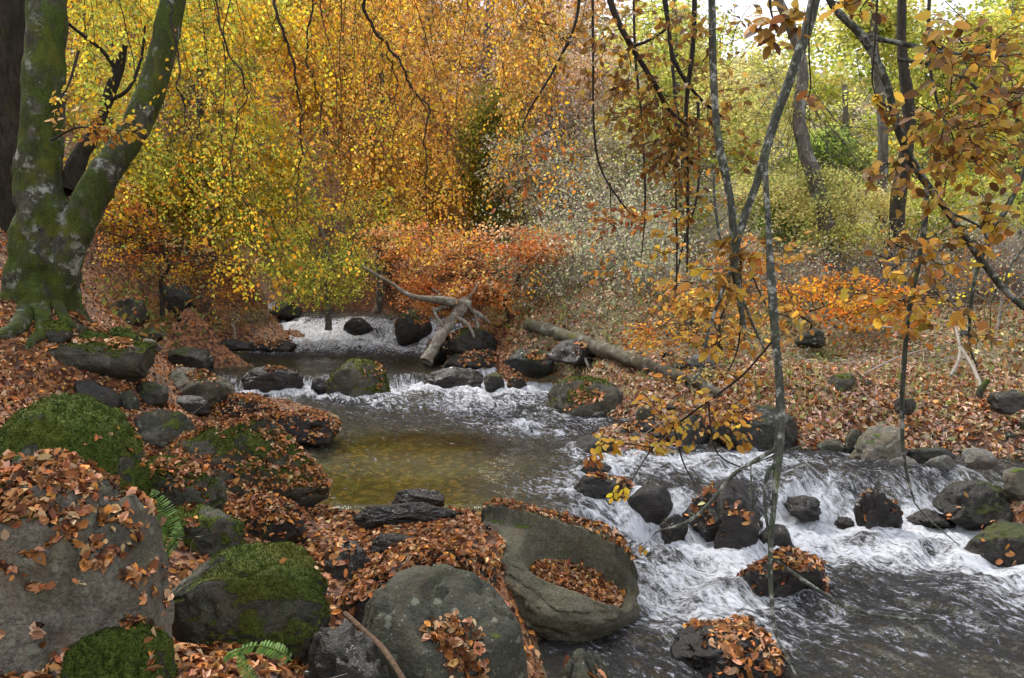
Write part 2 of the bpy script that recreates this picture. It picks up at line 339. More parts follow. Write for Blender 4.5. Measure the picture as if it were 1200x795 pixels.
# ------------------------------------------------------------------ terrain
AN = []
for (px, py, z) in [
    (230, 780, .70), (330, 790, .50), (450, 790, .4), (640, 750, -.1), (250, 640, .8), (100, 600, 1.15), (150, 500, 1.1), (200, 480, .95), (330, 500, .56), (400, 545, .30),
    (300, 610, .6), (350, 632, .46), (430, 655, .52), (560, 650, .52), (500, 690, .56), (520, 600, .25), (470, 640, .50), (420, 625, .42), (600, 640, .5),
    (0, 440, 1.62), (60, 470, 1.33), (160, 400, 1.35), (195, 402, 1.08), (205, 450, .85), (250, 438, .58), (255, 455, .60), (305, 447, .45), (240, 424, .60), (290, 470, .56), (300, 406, .74), (180, 380, 1.4), (300, 390, .92), (350, 380, 1.1), (440, 364, 1.35),
    (760, 500, .62), (840, 530, .44), (950, 523, .5), (1100, 542, .50), (1180, 570, .52), (1250, 590, .5), (1000, 480, .85), (900, 470, .9), (760, 460, .85), (1150, 500, .75), (1000, 430, 1.15), (1200, 430, 1.2),
    (850, 420, 1.2), (700, 430, .95), (600, 432, .72), (650, 395, 1.3), (1000, 380, 1.6), (1200, 380, 1.7), (800, 380, 1.6), (900, 340, 2.0), (1100, 340, 2.0), (620, 365, 1.6), (560, 400, 1.0),
    (450, 560, .15), (600, 540, .2), (700, 520, .2), (520, 480, .2), (400, 425, .4), (480, 425, .42), (300, 425, .48), (430, 395, .55), (400, 396, .55), (440, 384, .68), (480, 377, .78), (520, 392, .6), (270, 420, .45), (360, 402, .5), (640, 470, .25), (800, 545, .15), (900, 565, .1),
    (1000, 550, .22), (1100, 565, .22), (800, 650, -.3), (1000, 650, -.3), (1150, 650, -.3), (750, 720, -.35), (1000, 780, -.4), (1200, 780, -.4), (1200, 700, -.35), (1350, 720, -.3), (560, 500, .2), (380, 570, .2), (640, 580, .15)]:
    AN.append(PZ(px, py, z))
for a in [(-.6, 2, 1.0), (-2.5, 2, 1.25), (0, 0, 1.1), (1, 2, .2), (2.5, 2, -.4), (5, 2, -.4), (6, -5, -.5), (3, -6, .4), (-4, -5, 1.6), (-8, -4, 2.4), (-2.2, 3.4, 1.15), (-1.3, 3.6, .85),
          (-4.5, 8.5, 1.95), (-4.7, 7.9, 1.86), (-5.5, 8, 2.2), (-6, 11, 2.5), (-8, 5, 2.9), (-12, 10, 4.2), (-12, 17, 5.5), (-6, 15, 2.0), (-7, 20, 2.9), (-9, 23, 4.6), (-15, 25, 8), (-3.5, 23, 2.6), (-1, 22, 1.3), (.3, 25, 1.9), (3, 24, 3.2),
          (-8, 31, 9), (0, 31, 5), (6, 24, 3.4), (10, 20, 2.7), (14, 14, 2.2), (12, 8, 1.6), (14, 0, 1.0), (7.5, 5.5, .45), (12, 28, 4.0), (20, 30, 5.0), (0, 45, 13), (-20, 45, 20), (20, 48, 9), (40, 40, 9), (-40, 40, 26), (-30, 10, 10), (30, 5, 3), (40, -20, 2), (-30, -20, 6), (0, -25, 1),
          (0, 70, 22), (40, 75, 17), (-40, 80, 36), (-2.0, 19.5, .95), (4.2, 8.0, .2), (6.0, 7.6, .35)]:
    AN.append(np.array(a, float))
AN = np.array(AN)
def tps_fit(X, z, lam=.02):
    n = len(X); r2 = ((X[:, None]-X[None])**2).sum(-1); K = .5*r2*np.log(r2+1e-9)
    Pm = np.c_[np.ones(n), X]; A = np.zeros((n+3, n+3)); A[:n, :n] = K+lam*np.eye(n); A[:n, n:] = Pm; A[n:, :n] = Pm.T
    return np.linalg.solve(A, np.r_[z, 0, 0, 0])
WT = tps_fit(AN[:, :2], AN[:, 2])
UC = [(PZ(425, 412, .65), PZ(445, 398, .78), 2.0), (PZ(445, 398, .78), PZ(468, 386, .98), 1.35), (PZ(468, 386, .98), PZ(492, 374, 1.1), .9), (PZ(255, 422, .65), PZ(420, 422, .65), .8)]
def ground0(x, y):
    x = np.atleast_1d(x).astype(float); y = np.atleast_1d(y).astype(float); out = np.empty(len(x))
    for i in range(0, len(x), 20000):
        X = np.c_[x[i:i+20000], y[i:i+20000]]; r2 = ((X[:, None]-AN[None, :, :2])**2).sum(-1)
        out[i:i+20000] = (.5*r2*np.log(r2+1e-9))@WT[:-3]+WT[-3]+X@WT[-2:]
    near = (y > 10) & (y < 26) & (np.abs(x) < 10)
    if near.any():
        xn, yn, zn = x[near], y[near], out[near]; wz_ = water_z(xn, yn)-.16
        for a, b, hw in UC:
            d = b[:2]-a[:2]; u = np.clip(((xn-a[0])*d[0]+(yn-a[1])*d[1])/(d@d), 0, 1); ds = np.hypot(xn-a[0]-u*d[0], yn-a[1]-u*d[1])
            k = 1-sstep(hw*.8, hw*1.25, ds); zn = np.where(zn > wz_, zn+(wz_-zn)*k, zn)
        out[near] = zn
    return out
# water level: three steps
def lines(pts, z):
    q = np.array([PZ(a, b, z)[:2] for a, b in pts]); return q[np.argsort(q[:, 0])]
L1 = lines([(200, 452), (285, 456), (385, 458), (460, 458), (500, 452), (620, 447)], .45)
L2 = lines([(600, 640), (740, 640), (790, 622), (850, 632), (930, 612), (1000, 615), (1130, 606), (1250, 606)], .05)
L3 = lines([(340, 403), (440, 402), (530, 402)], .68)
L2b = lines([(640, 545), (760, 548), (860, 556), (1000, 575), (1150, 580)], .40)
def water_z(x, y):
    y1 = np.interp(x, L1[:, 0], L1[:, 1]); y2 = np.interp(x, L2[:, 0], L2[:, 1]); y3 = np.interp(x, L3[:, 0], L3[:, 1]); y2b = np.interp(x, L2b[:, 0], L2b[:, 1])
    z = -.07+.09*sstep(4.5, 7, y)
    z = z+.30*sstep(-.10, .40, y-y2)+.13*sstep(-.5, .7, y-y2b)
    z = z+.20*sstep(-.12, .14, y-y1)+.42*sstep(-.7, 2.6, y-y3)
    return z
def ground(x, y):
    z = ground0(x, y); x = np.atleast_1d(x); y = np.atleast_1d(y); p = np.c_[x, y, x*0]
    wet = z < water_z(x, y)+.02
    dist = np.hypot(x, y)
    z = z+fbm(p*.9, 21, 3)*np.where(wet, .05, .10+.10*sstep(12, 17, y)*sstep(1, -2, x))+fbm(p*4, 22, 3)*.035+fbm(p*.25, 23, 2)*sstep(14, 30, y)*.8
    return z
def PG(px, py, h=0.):                             # where the sight line meets the ground raised by h
    Ys = np.linspace(2.5, 40, 900); r = ray(px, py); Q = CAM+r*(Ys/r[1])[:, None]; d = Q[:, 2]-ground0(Q[:, 0], Q[:, 1])-h
    i = np.argmax(d < 0); return (px, py, float(Ys[i] if d[i] < 0 else 15.))
def axis(segs):
    out = []
    for a, b, n in segs: out.append(np.linspace(a, b, n, endpoint=False))
    return np.concatenate(out+[[segs[-1][1]]])
gx = axis([(-80, -25, 30), (-25, -8, 70), (-8, 9, 320), (9, 25, 70), (25, 80, 30)])
gy = axis([(-30, -2, 25), (-2, 2.5, 30), (2.5, 16, 300), (16, 26, 120), (26, 60, 110), (60, 110, 30)])
X, Y = np.meshgrid(gx, gy); xs, ys = X.ravel(), Y.ravel()
zs = ground(xs, ys); wz = water_z(xs, ys)
def grid_faces(nx, ny):
    i = np.arange(nx-1)[None]+np.arange(ny-1)[:, None]*nx
    return np.stack([i, i+1, i+1+nx, i+nx], -1).reshape(-1, 4)
instream = (ys < 24)*(ys > -6)*(xs < 9)*(xs > -7)
wetm = (1-sstep(-.02, .06, zs-wz))*instream
green = sstep(-1, 1.5, xs)*sstep(10.5, 13.5, ys)*.8+sstep(1, 5, xs)*sstep(9, 11, ys)*.45
litter = np.where(xs < 0, .9, .75)+fbm(np.c_[xs, ys, xs*0]*.5, 31, 3)*.4
g = mesh_np('ground', np.c_[xs, ys, zs], grid_faces(len(gx), len(gy)), ground_material(), attrs={'litter': ('FLOAT_VECTOR', np.c_[litter, green, wetm])})
tag(g, kind='structure')
# ------------------------------------------------------------------ fallen leaves
LITTER = [(.30, .125, .042), (.38, .17, .065), (.20, .075, .028), (.44, .25, .13), (.11, .042, .018), (.40, .165, .040), (.34, .17, .09), (.07, .03, .016), (.42, .27, .16)]
def scatter_leaves(name, P, Nn, label, L=.065, rg=RG, cols=LITTER, lift=.012, jit=.45):
    n = len(P); d = rdir(rg, n); nn = nrm(Nn+rg.normal(0, jit, (n, 3))); d = nrm(d-(d*nn).sum(-1, keepdims=True)*nn)
    ln = L*np.clip(rg.lognormal(0, .28, n), .45, 1.6); pp = P+Nn*(lift*rg.uniform(.15, 1.6, (n, 1)))-d*ln[:, None]*.5
    fine = L > .05 and n < 9000
    V, Fq = (fine_leaf_arrays if fine else leaf_arrays)(pp, d, nn, ln, ln*rg.uniform(.42, .66, n), .18 if not fine else rg.uniform(-.05, .35, (n, 1)), .45 if not fine else rg.uniform(-.1, .5, (n, 1)))
    c = np.repeat(pal(cols, n, rg, .34), 6 if fine else 2, 0)
    o = mesh_np(name, V, Fq, M_DRY, col=c); tag(o, label, 'leaves', kind='stuff'); return o
def ground_pts(x, y):
    z = ground(x, y); e = .03; nx = -(ground(x+e, y)-z)/e; ny = -(ground(x, y+e)-z)/e
    return np.c_[x, y, z], nrm(np.c_[nx, ny, np.ones(len(x))])
def litter_patch(n, xr, yr, dens, rg):
    x = rg.uniform(*xr, n); y = rg.uniform(*yr, n); z = ground0(x, y); w = water_z(x, y)
    k = (z > w+.0) & (fbm(np.c_[x, y, x*0]*1.1, 61, 3) > rg.uniform(-1, dens, n)) & (np.abs(x) < .72*np.maximum(y, 1)+.8)
    return x[k], y[k]
rg = np.random.default_rng(3)
xy = [litter_patch(75000, (-6, .7), (2.6, 9), .9, rg), litter_patch(50000, (-10, 1), (9, 20), .8, rg)]
x = np.concatenate([a[0] for a in xy]); y = np.concatenate([a[1] for a in xy])
P, Nn = ground_pts(x, y); scatter_leaves('leaf_litter', P, Nn, 'copper brown beech leaves carpeting the left bank', L=.054, rg=rg)
xy = [litter_patch(90000, (0, 10), (6.2, 11), .85, rg), litter_patch(40000, (0, 12), (11, 20), .1, rg)]
x = np.concatenate([a[0] for a in xy]); y = np.concatenate([a[1] for a in xy])
P, Nn = ground_pts(x, y); scatter_leaves('leaf_litter', P, Nn, 'mixed pink and tan leaves covering the right bank', L=.07, rg=rg, cols=LITTER[:6]+[(.46, .31, .22), (.52, .38, .28), (.42, .29, .16), (.36, .27, .14), (.5, .34, .24), (.42, .28, .2), (.48, .33, .25), (.3, .2, .13), (.45, .40, .2), (.55, .42, .3)])

# ------------------------------------------------------------------ rocks
_ico = {}
def ico(sub):
    if sub not in _ico:
        import bmesh
        bm = bmesh.new(); bmesh.ops.create_icosphere(bm, subdivisions=sub, radius=1)
        _ico[sub] = (np.array([v.co[:] for v in bm.verts]), np.array([[v.index for v in f.verts] for f in bm.faces])); bm.free()
    return _ico[sub]
ROCKS = []; SPOTS = []
def rock_shape(sub, seed, ang=.5, rough=.1, nplanes=9, box=2.35, lowf=.22):
    rg = np.random.default_rng(seed); V, Fc = ico(sub); V = V.copy()
    V /= ((np.abs(V)**box).sum(1)**(1/box))[:, None]; V *= (1+lowf*fbm(V*1.1+seed, seed, 2))[:, None]
    for k in range(nplanes):
        n = rdir(rg, 1)[0]; c = 1-ang*rg.uniform(.25, .75); d = V@n
        over = np.maximum(0, d-c); V -= n*(over*.93)[:, None]
    rid = 1-np.abs(fbm(V*2.2+seed*1.3, seed+8, 4)); V += nrm(V)*(fbm(V*3+seed, seed+5, 5, .55)*rough-.9*rough*sstep(.86, 1, rid))[:, None]
    lo, hi = V.min(0), V.max(0); V = (V-(lo+hi)/2)/((hi-lo)/2)
    return V, Fc
def tilt(V, rx=0, ry=0, rz=0):
    from mathutils import Euler
    M = np.array(Euler((math.radians(rx), math.radians(ry), math.radians(rz))).to_matrix()); return V@M.T
MOSSC = [(.045, .07, .010), (.03, .048, .008), (.07, .10, .014), (.09, .10, .02), (.015, .025, .006)]
def rock(label, x0, x1, yt, yb, zb, mat=GREY, name='boulder', asp=.85, ang=.5, rough=.09, seed=None, leaf=0, moss=0, rot=(0, 0, 0), Y=None, leafn='', leafL=.062, shape=None, cat=None, group=None, leafmask=None, sink=.45, nz0=.55, box=2.35, lowf=.22, dens=1.):
    seed = seed if seed is not None else (int(x0*7+yt*13) % 9973)
    if Y == 'g': Y = PG((x0+x1)/2, yb)[2]; zb = PY((x0+x1)/2, yb, Y)[2]
    Yb = Y if Y else PZ((x0+x1)/2, yb, zb)[1]
    k = 1/F0
    rx = (x1-x0)/2*Yb*k; ry = rx*asp; Yc = Yb+ry*.8; rx = (x1-x0)/2*Yc*k
    c = PY((x0+x1)/2, (yt+yb)/2, Yc); zt = PY(0, yt, Yc)[2]
    zc = zb+(zt-zb)*.22; rz = max(zt-zc, .03)
    sub = 5 if (x1-x0) > 60 else 4
    if (x1-x0) > 120 and Yb < 7: sub = 6
    V, Fc = rock_shape(sub, seed, ang, rough, 9, box, lowf)
    if shape: V = shape(V)
    V0 = V.copy(); V = tilt(V, *rot); lo, hi = V.min(0), V.max(0); V = (V-(lo+hi)/2)/((hi-lo)/2)
    low = V[:, 2] < 0
    V[:, 2] = np.where(low, V[:, 2]*(zc-zb+sink*rz*1.2)/rz, V[:, 2])
    C = np.array([c[0], Yc, zc]); Vw = V*np.array([rx, ry, rz])
    if rx > .12: Vw += nrm(Vw)*(fbm((Vw+C)*14, seed+9, 3)*.010)[:, None]
    tri = Vw[Fc]; nn = np.cross(tri[:, 1]-tri[:, 0], tri[:, 2]-tri[:, 0]); ar = np.linalg.norm(nn, axis=1)/2
    vn = np.zeros_like(Vw); [np.add.at(vn, Fc[:, i], nn) for i in range(3)]; vn = nrm(vn); nn = nrm(nn); cen = tri.mean(1)
    mv = moss if moss else {'MOSSY': .8, 'HALFM': .45, 'GREY': .15, 'GREYB': 0, 'OLIVEB': 0, 'WETM': .45, 'WET': -.2, 'PALE': -.2}[[k for k in ('MOSSY', 'HALFM', 'GREY', 'GREYB', 'OLIVEB', 'WETM', 'WET', 'PALE') if globals()[k] is mat][0]]
    mvx = np.clip((vn[:, 2]*.85+(fbm((Vw+C)*2.6, seed+3, 4)*1.1+fbm((Vw+C)*8, seed+4, 3)*.5)-(.95-mv))*1.6, 0, 1)
    if Yc > 6 and len(label.split()) < 9 or leafn: SPOTS.append((C[0], C[1], leafn or label))
    if Yc > 4.5: ROCKS.append((C[0], C[1], rx, ry, mat in (WET, WETM)))
    o = mesh_np(name, Vw, Fc, mat, attrs={'mossy': ('FLOAT', mvx)}); o.location = C
    tag(o, label, cat or ('boulder' if name == 'boulder' else 'rock'), group)
    rg = np.random.default_rng(seed+77)
    if moss:
        w = ar*np.clip(mvx[Fc].mean(1)*1.6-.5, 0, 1)
        if w.sum() > 0:
            n = int(min(42000, 42000*w.sum()/(Yc/3.2)**2.2))
            if n > 50:
                f = rg.choice(len(w), n, p=w/w.sum()); u = rg.dirichlet((1, 1, 1), n); p = (tri[f]*u[..., None]).sum(1)
                d = nrm(nn[f]*1.0+rg.normal(0, .5, (n, 3))); s = nrm(np.cross(d, rdir(rg, n)))
                L = rg.uniform(.004, .012, n)[:, None]*(Yc/3.4); wd = L*.25
                V3 = np.stack([p-s*wd, p+s*wd, p+d*L], 1).reshape(-1, 3); F3 = np.arange(n*3).reshape(-1, 3)
                cc = np.clip(pal(MOSSC, n, rg, .25)*(1+.6*fbm((p+C)*5, 5, 3))[:, None], .003, 1)
                tag(mesh_np('moss', V3, F3, M_MOSSB, parent=o, col=cc, smooth=False), kind='stuff')
    if leaf:
        nz_ = fbm((cen+C)*2.6, seed+31, 3)
        w = ar*(nn[:, 2] > nz0)*np.clip((nz_+leaf-.35)*4, 0, 1)
        if leafmask is not None: w = ar*leafmask(V0[Fc].mean(1), nn)
        if w.sum() > 0:
            n = int(w.sum()*1150*dens*(.062/leafL)**2)
            f = rg.choice(len(w), n, p=w/w.sum()); u = rg.dirichlet((1, 1, 1), n); p = (tri[f]*u[..., None]).sum(1)+C
            scatter_leaves('fallen_leaves', p, nn[f], 'loose brown leaves lying on the '+(leafn or label), L=leafL, rg=rg, lift=.016)
    return o
exec_rocks = True
def basin(V):                                  # broad flat top sloping to the viewer with a long hollow
    V = V.copy(); V[:, 2] = np.where(V[:, 2] > .30, .30+(V[:, 2]-.30)*.25, V[:, 2])
    e = (np.abs((V[:, 0]-.28)/.64)**3+np.abs((V[:, 1]+.02+.12*V[:, 0])/.47)**3)**.67+.22*fbm(V*2.4, 77, 3)
    V[:, 2] -= np.where(V[:, 2] > 0, .36*(1-sstep(.55, 1.1, e)), 0)
    V[:, 2] += np.where((V[:, 1] > .45)*(V[:, 2] > 0), .16, 0)
    V[:, 2] = np.where(V[:, 2] < 0, V[:, 2]*(.12+.88*sstep(-.75, .25, V[:, 0])), V[:, 2]); V[:, 2] -= .32*V[:, 0]
    return V
def under(V):                                  # flank cut away below on the right
    V = V.copy(); V[:, 0] -= np.maximum(0, .15-V[:, 2])*.55*sstep(-.2, .6, V[:, 0]); return V
def ledge(V):                                  # flat top, upright cut front, hollow below
    V = V.copy(); V[:, 2] = np.where(V[:, 2] > .15, .15+(V[:, 2]-.15)*.3, V[:, 2]); V[:, 1] = np.where(V[:, 1] < -.4, -.4+(V[:, 1]+.4)*.3, V[:, 1])
    V[:, 1] += .5*sstep(0, -.7, V[:, 2])*(V[:, 1] < 0); return V
# left foreground
rock('huge grey boulder in bottom left corner with leafy top and pale bluish streak', -130, 203, 538, 830, .85, GREY, Y=2.75, asp=.9, ang=.35, seed=12, leaf=.1, moss=.40, rot=(12, 10, 0), box=2.6, lowf=.12, shape=under, leafn='huge boulder in bottom left corner', leafL=.040, dens=1.7, leafmask=lambda q, n: (n[:, 2] > .42)*np.clip((fbm(q*2.0, 71, 3)+.34+.6*(n[:, 2]-.5))*5, 0, 1))
rock('round boulder under thick green moss left of the stream', -15, 166, 464, 582, 1.0, MOSSY, Y=4.3, asp=.9, ang=.10, seed=5, leaf=.16, moss=1.35, rough=.05, box=2.6, lowf=.08, leafL=.05, leafn='round thickly mossed boulder')
rock('small boulder half moss half bare grey with leaf heap on its left', 132, 264, 537, 612, .95, HALFM, Y='g', asp=.8, ang=.2, seed=8, leaf=.30, moss=.9, box=2.7, lowf=.12, leafL=.048, dens=1.5, leafn='half mossy boulder by the upright fern')
rock('low mossy boulder wedged below the half bare one', 175, 283, 594, 655, .8, MOSSY, Y='g', asp=.8, ang=.2, seed=15, leaf=.3, moss=1.1, box=2.7, lowf=.12, leafL=.048, dens=1.5, leafn='low wedged mossy boulder')
rock('wide moss topped boulder with bare dark flank above the fern', 186, 392, 640, 772, .62, HALFM, Y='g', asp=.75, ang=.22, seed=23, leaf=.2, moss=.95, box=3.0, lowf=.12, rot=(8, 4, 0), leafL=.045, leafn='wide moss topped boulder')
rock('long sloping boulder with leafy back running down to the green pool', 165, 388, 489, 603, .48, HALFM, asp=.6, ang=.35, seed=31, leaf=.75, moss=.7, rot=(8, 14, 12), leafL=.046, dens=1.6, leafn='long sloping boulder beside the green pool')
rock('dark blocky boulder under a leaf cap beside the pool edge', 250, 360, 584, 652, .5, WETM, asp=.8, ang=.4, seed=41, leaf=.8, leafL=.045, dens=1.6, leafn='dark blocky boulder at the pool edge')
rock('mossy mound with leaves at bottom edge of the photo', 55, 212, 735, 830, .8, MOSSY, Y=2.75, asp=.8, ang=.2, seed=44, leaf=.45, moss=1.2, lowf=.1, leafL=.046, dens=1.6, leafn='mossy mound at the bottom edge')
rock('smooth dark grey boulder front centre with leaf cluster on its face', 398, 630, 672, 830, .1, GREYB, Y=3.55, asp=.85, ang=.28, rough=.045, seed=52, box=2.7, lowf=.12, leafL=.045, dens=1.8, leafmask=lambda q, n: (np.exp(-(((q[:, 0]-.22)/.36)**2+((q[:, 1]+.55)/.30)**2))+.25*fbm(q*5, 3, 3) > .5)*(q[:, 2] > 0)*.8, leaf=.1, leafn='smooth boulder front centre', moss=.10)
rock('great pale olive boulder with a hollow full of leaves', 540, 756, 602, 752, -.05, OLIVEB, asp=.85, ang=.25, rough=.045, seed=64, rot=(17, 0, -10), box=2.9, lowf=.14, sink=.2, shape=basin, leaf=.1, nz0=.3,
     leafmask=lambda q, n: ((((q[:, 0]-.28)/.54)**2+((q[:, 1]+.02)/.37)**2 < 1)*(q[:, 2] > -.6)*2.6+(q[:, 1] > .50)*(n[:, 2] > .4)*(q[:, 2] > 0)*.6), leafn='great boulder, filling its hollow', leafL=.045)
rock('flat wet slab cut off by the bottom edge below the hollowed boulder', 618, 765, 768, 840, -.15, GREYB, Y=3.9, asp=.7, ang=.4, seed=71, leaf=.03, leafn='flat slab at the bottom edge')
rock('low dark rock under the fallen stick at the bottom', 335, 478, 738, 830, .35, WETM, Y=3.2, asp=.8, ang=.5, seed=75)
rock('dark wet rock with hollow of leaves left of the leafy ledge', 370, 452, 638, 700, .5, WET, asp=.8, ang=.5, seed=82, leaf=.35, leafn='dark wet rock left of leafy ledge', name='rock')
rock('rounded dark sausage shaped slab on the pool edge', 409, 538, 588, 618, .44, WET, asp=.35, ang=.3, seed=84, name='rock')
rock('dark flat stone behind the sausage shaped slab', 457, 522, 572, 596, .43, WET, asp=.5, ang=.4, seed=85, name='rock')
rock('narrow dark slab lying across the leafy ledge', 430, 503, 624, 650, .52, WET, asp=.4, ang=.4, seed=86, name='rock', rot=(0, -6, 10))
rock('small dark stone beside the brown leaf drift', 368, 395, 655, 672, .5, WET, name='stone', seed=87)
rock('broad low grey shelf carrying the drift of brown leaves', 392, 585, 634, 725, .40, WET, asp=.9, ang=.3, seed=88, name='rock_shelf', Y=4.55, leaf=1.6, nz0=.35, leafn='broad shelf between the two big grey boulders', leafL=.046, cat='rock', dens=1.4)
# left mid ground
rock('rounded grey boulder with leaf dusted top at the left water edge', 186, 274, 430, 474, .62, GREY, asp=.7, ang=.4, seed=91, leaf=.35, leafn='rounded grey boulder at left water edge', leafL=.05, Y='g')
rock('steep dark boulder behind the leaf dusted grey one', 184, 252, 407, 437, .9, WETM, asp=.7, ang=.6, seed=92, Y='g')
rock('flat oval dark stone below the leaf dusted boulder', 194, 246, 464, 485, .8, WET, asp=.6, seed=93, name='stone', ang=.2, Y='g')
rock('overhanging mossy slab below the big tree', 42, 182, 398, 450, 1.36, HALFM, Y='g', asp=.7, ang=.3, seed=94, leaf=.35, moss=.95, shape=ledge, leafn='overhanging slab below the big tree', name='rock_slab', sink=.3, cat='rock')
rock('square dark block under the overhanging slab', 84, 142, 445, 480, 1.0, WETM, Y='g', asp=.7, ang=.7, seed=95, name='rock')
rock('brown rock right of the dark block under the slab', 150, 196, 448, 478, .95, WETM, Y='g', asp=.9, ang=.4, seed=96, name='rock')
rock('small round stone at the foot of the dark block', 136, 162, 458, 482, 1.05, GREYB, Y='g', seed=97, name='stone', ang=.3)
rock('cushion of bright moss at the foot of the big tree', 44, 86, 376, 404, 1.62, MOSSY, Y='g', asp=.9, ang=.1, seed=98, moss=1.2, name='mossy_stone', cat='rock')
rock('second moss cushion nearer the water than the tree', 84, 130, 388, 412, 1.5, MOSSY, Y='g', asp=.8, ang=.2, seed=99, moss=1.1, name='mossy_stone', cat='rock')
rock('mossy hump above the right end of the overhanging slab', 118, 162, 383, 410, 1.48, MOSSY, Y='g', asp=.9, ang=.3, seed=100, moss=1., name='mossy_stone', cat='rock')
rock('leaf strewn rock ledge jutting into the green pool', 268, 402, 482, 528, .40, WET, asp=.6, ang=.6, seed=101, rough=.16, leaf=.75, leafn='ledge jutting into the green pool', name='rock_ledge', leafL=.05, cat='rock')
rock('leafy shelf above the jutting ledge', 215, 335, 464, 502, .60, WETM, asp=.7, ang=.5, seed=102, leaf=.8, leafn='shelf above the jutting ledge', name='rock_ledge', leafL=.05, cat='rock')
rock('grey green rock between the big mossy boulder and the leafy shelf', 152, 232, 481, 530, .90, HALFM, asp=.7, ang=.4, seed=103, leaf=.1, leafn='grey green rock behind the mossy boulder', name='rock', Y='g')
rock('flat mossy stone right of the tree foot', 150, 200, 384, 400, 1.35, HALFM, asp=.7, ang=.5, seed=104, name='stone', Y='g')
rock('small grey stone on the litter above the steep dark boulder', 160, 188, 397, 410, 1.2, GREY, asp=.7, ang=.5, seed=105, name='stone', Y='g')
rock('left dark ledge under the litter across the upper pool', 232, 300, 397, 409, .80, WET, asp=.35, ang=.5, seed=106, leaf=.4, leafn='left dark ledge across the upper pool', name='rock_ledge', cat='rock')
rock('right dark ledge under the litter across the upper pool', 296, 348, 399, 412, .70, WET, asp=.35, ang=.5, seed=107, leaf=.3, leafn='right dark ledge across the upper pool', name='rock_ledge', cat='rock')
rock('black stone at the left end of the upper rapid', 402, 438, 372, 388, 1.0, WET, asp=.6, seed=108, name='stone')
# in the stream
rock('long low black rock sprinkled with leaves in the upper pool', 282, 356, 430, 458, .52, WET, asp=.45, ang=.3, seed=111, leaf=.25, leafn='long black rock in the upper pool', name='rock', leafL=.05)
rock('small black stone beside the domed mossy boulder', 364, 388, 441, 460, .5, WET, seed=112, name='stone')
rock('domed dark mossy boulder standing midstream in the small fall', 384, 458, 420, 470, .42, HALFM, asp=.85, ang=.35, seed=413, leaf=.1, moss=.9, box=2.2, leafL=.05, leafn='domed boulder midstream')
rock('flat black rock at the right of the small fall', 494, 568, 430, 456, .5, WET, asp=.5, ang=.4, seed=114, name='rock')
rock('first small leaf capped stone right of the flat black rock', 566, 592, 437, 456, .55, WETM, seed=115, leaf=.5, leafn='first small stone right of flat black rock', name='stone', leafL=.05)
rock('second small brown stone near the mossy bank boulder', 594, 618, 437, 457, .5, WETM, seed=116, leaf=.4, leafn='second small stone near bank boulder', name='stone', leafL=.05)
rock('big rounded mossy boulder at the right edge of the middle pool', 638, 732, 443, 489, .46, HALFM, asp=.8, ang=.45, seed=117, leaf=.2, moss=.6, leafn='rounded boulder right of middle pool')
rock('mossy boulder beside the upper rapid', 461, 507, 362, 394, .95, WETM, asp=.8, ang=.4, seed=118, leaf=.2, leafn='boulder beside the upper rapid')
rock('mossy block on top of the pile right of the rapid', 518, 584, 384, 414, .95, WETM, asp=.7, ang=.4, seed=119, leaf=.3, leafn='upper block of the pile by the rapid', moss=.5)
rock('long leaf edged slab below the mossy block', 515, 602, 410, 437, .62, WETM, asp=.6, ang=.5, seed=120, leaf=.5, leafn='long slab below the mossy block', name='rock_slab', cat='rock')
rock('leaf covered stone at the foot of the pale leaning log', 495, 524, 398, 424, .7, WETM, asp=.8, seed=121, leaf=.6, leafn='stone at foot of leaning log', name='stone')
rock('flat black stone poking from the riffle with a yellow leaf spray', 668, 724, 511, 535, .40, WET, asp=.6, ang=.3, seed=122, name='stone')
rock('small brown stone awash behind the twin black rocks', 676, 718, 540, 557, .38, WETM, asp=.6, seed=123, leaf=.5, leafn='stone awash behind twin black rocks', name='stone')
rock('left of the twin black rocks above the chute', 671, 746, 556, 590, .30, WET, asp=.7, ang=.25, seed=224, rough=.06, leaf=.15, leafn='left twin rock', name='rock', rot=(0, 10, 0))
rock('right of the twin black rocks, rounder, above the chute', 734, 790, 568, 612, .20, WET, asp=.8, ang=.25, seed=125, name='rock')
rock('angular black rock leaning in the rapid right of the chute', 798, 890, 558, 624, .15, WET, asp=.9, ang=.6, seed=326, name='rock', rot=(0, -24, 15), leaf=.2, leafn='angular black rock')
rock('small black rock with leaves in front of the angular one', 836, 890, 598, 646, .08, WET, asp=.8, ang=.5, seed=127, leaf=.5, leafn='small black rock before the angular one', name='rock')
rock('low dark stone behind the hanging pale branch', 888, 934, 614, 648, .05, WET, asp=.8, ang=.4, seed=128, name='stone')
rock('black rock with leafy top midstream in the lower rapid', 858, 976, 638, 706, -.02, WET, asp=.75, ang=.5, seed=129, leaf=.62, leafn='black rock midstream in lower rapid', name='rock', box=2.1, leafL=.05, rot=(0, 6, 0))
rock('rock heaped with orange leaves at the bottom edge', 784, 926, 734, 808, -.10, WET, asp=.9, ang=.35, seed=430, leaf=.1, box=2.0, leafL=.052, rot=(0, -8, 0), leafmask=lambda q, n: (n[:, 2] > .25)*(fbm(q*2.2, 9, 3)+.75*q[:, 0]+.35 > 0)*1.0, leafn='rock at the bottom edge of the lower pool', name='rock', nz0=.3)
rock('narrow dark rock splitting the chute', 772, 806, 602, 634, .10, WET, asp=.9, seed=131, name='rock', ang=.5, rough=.2)
rock('dark knob left of the right hand fall', 918, 966, 582, 606, .20, WET, asp=1.0, seed=132, name='rock', ang=.6, rough=.25, rot=(10, 15, 30))
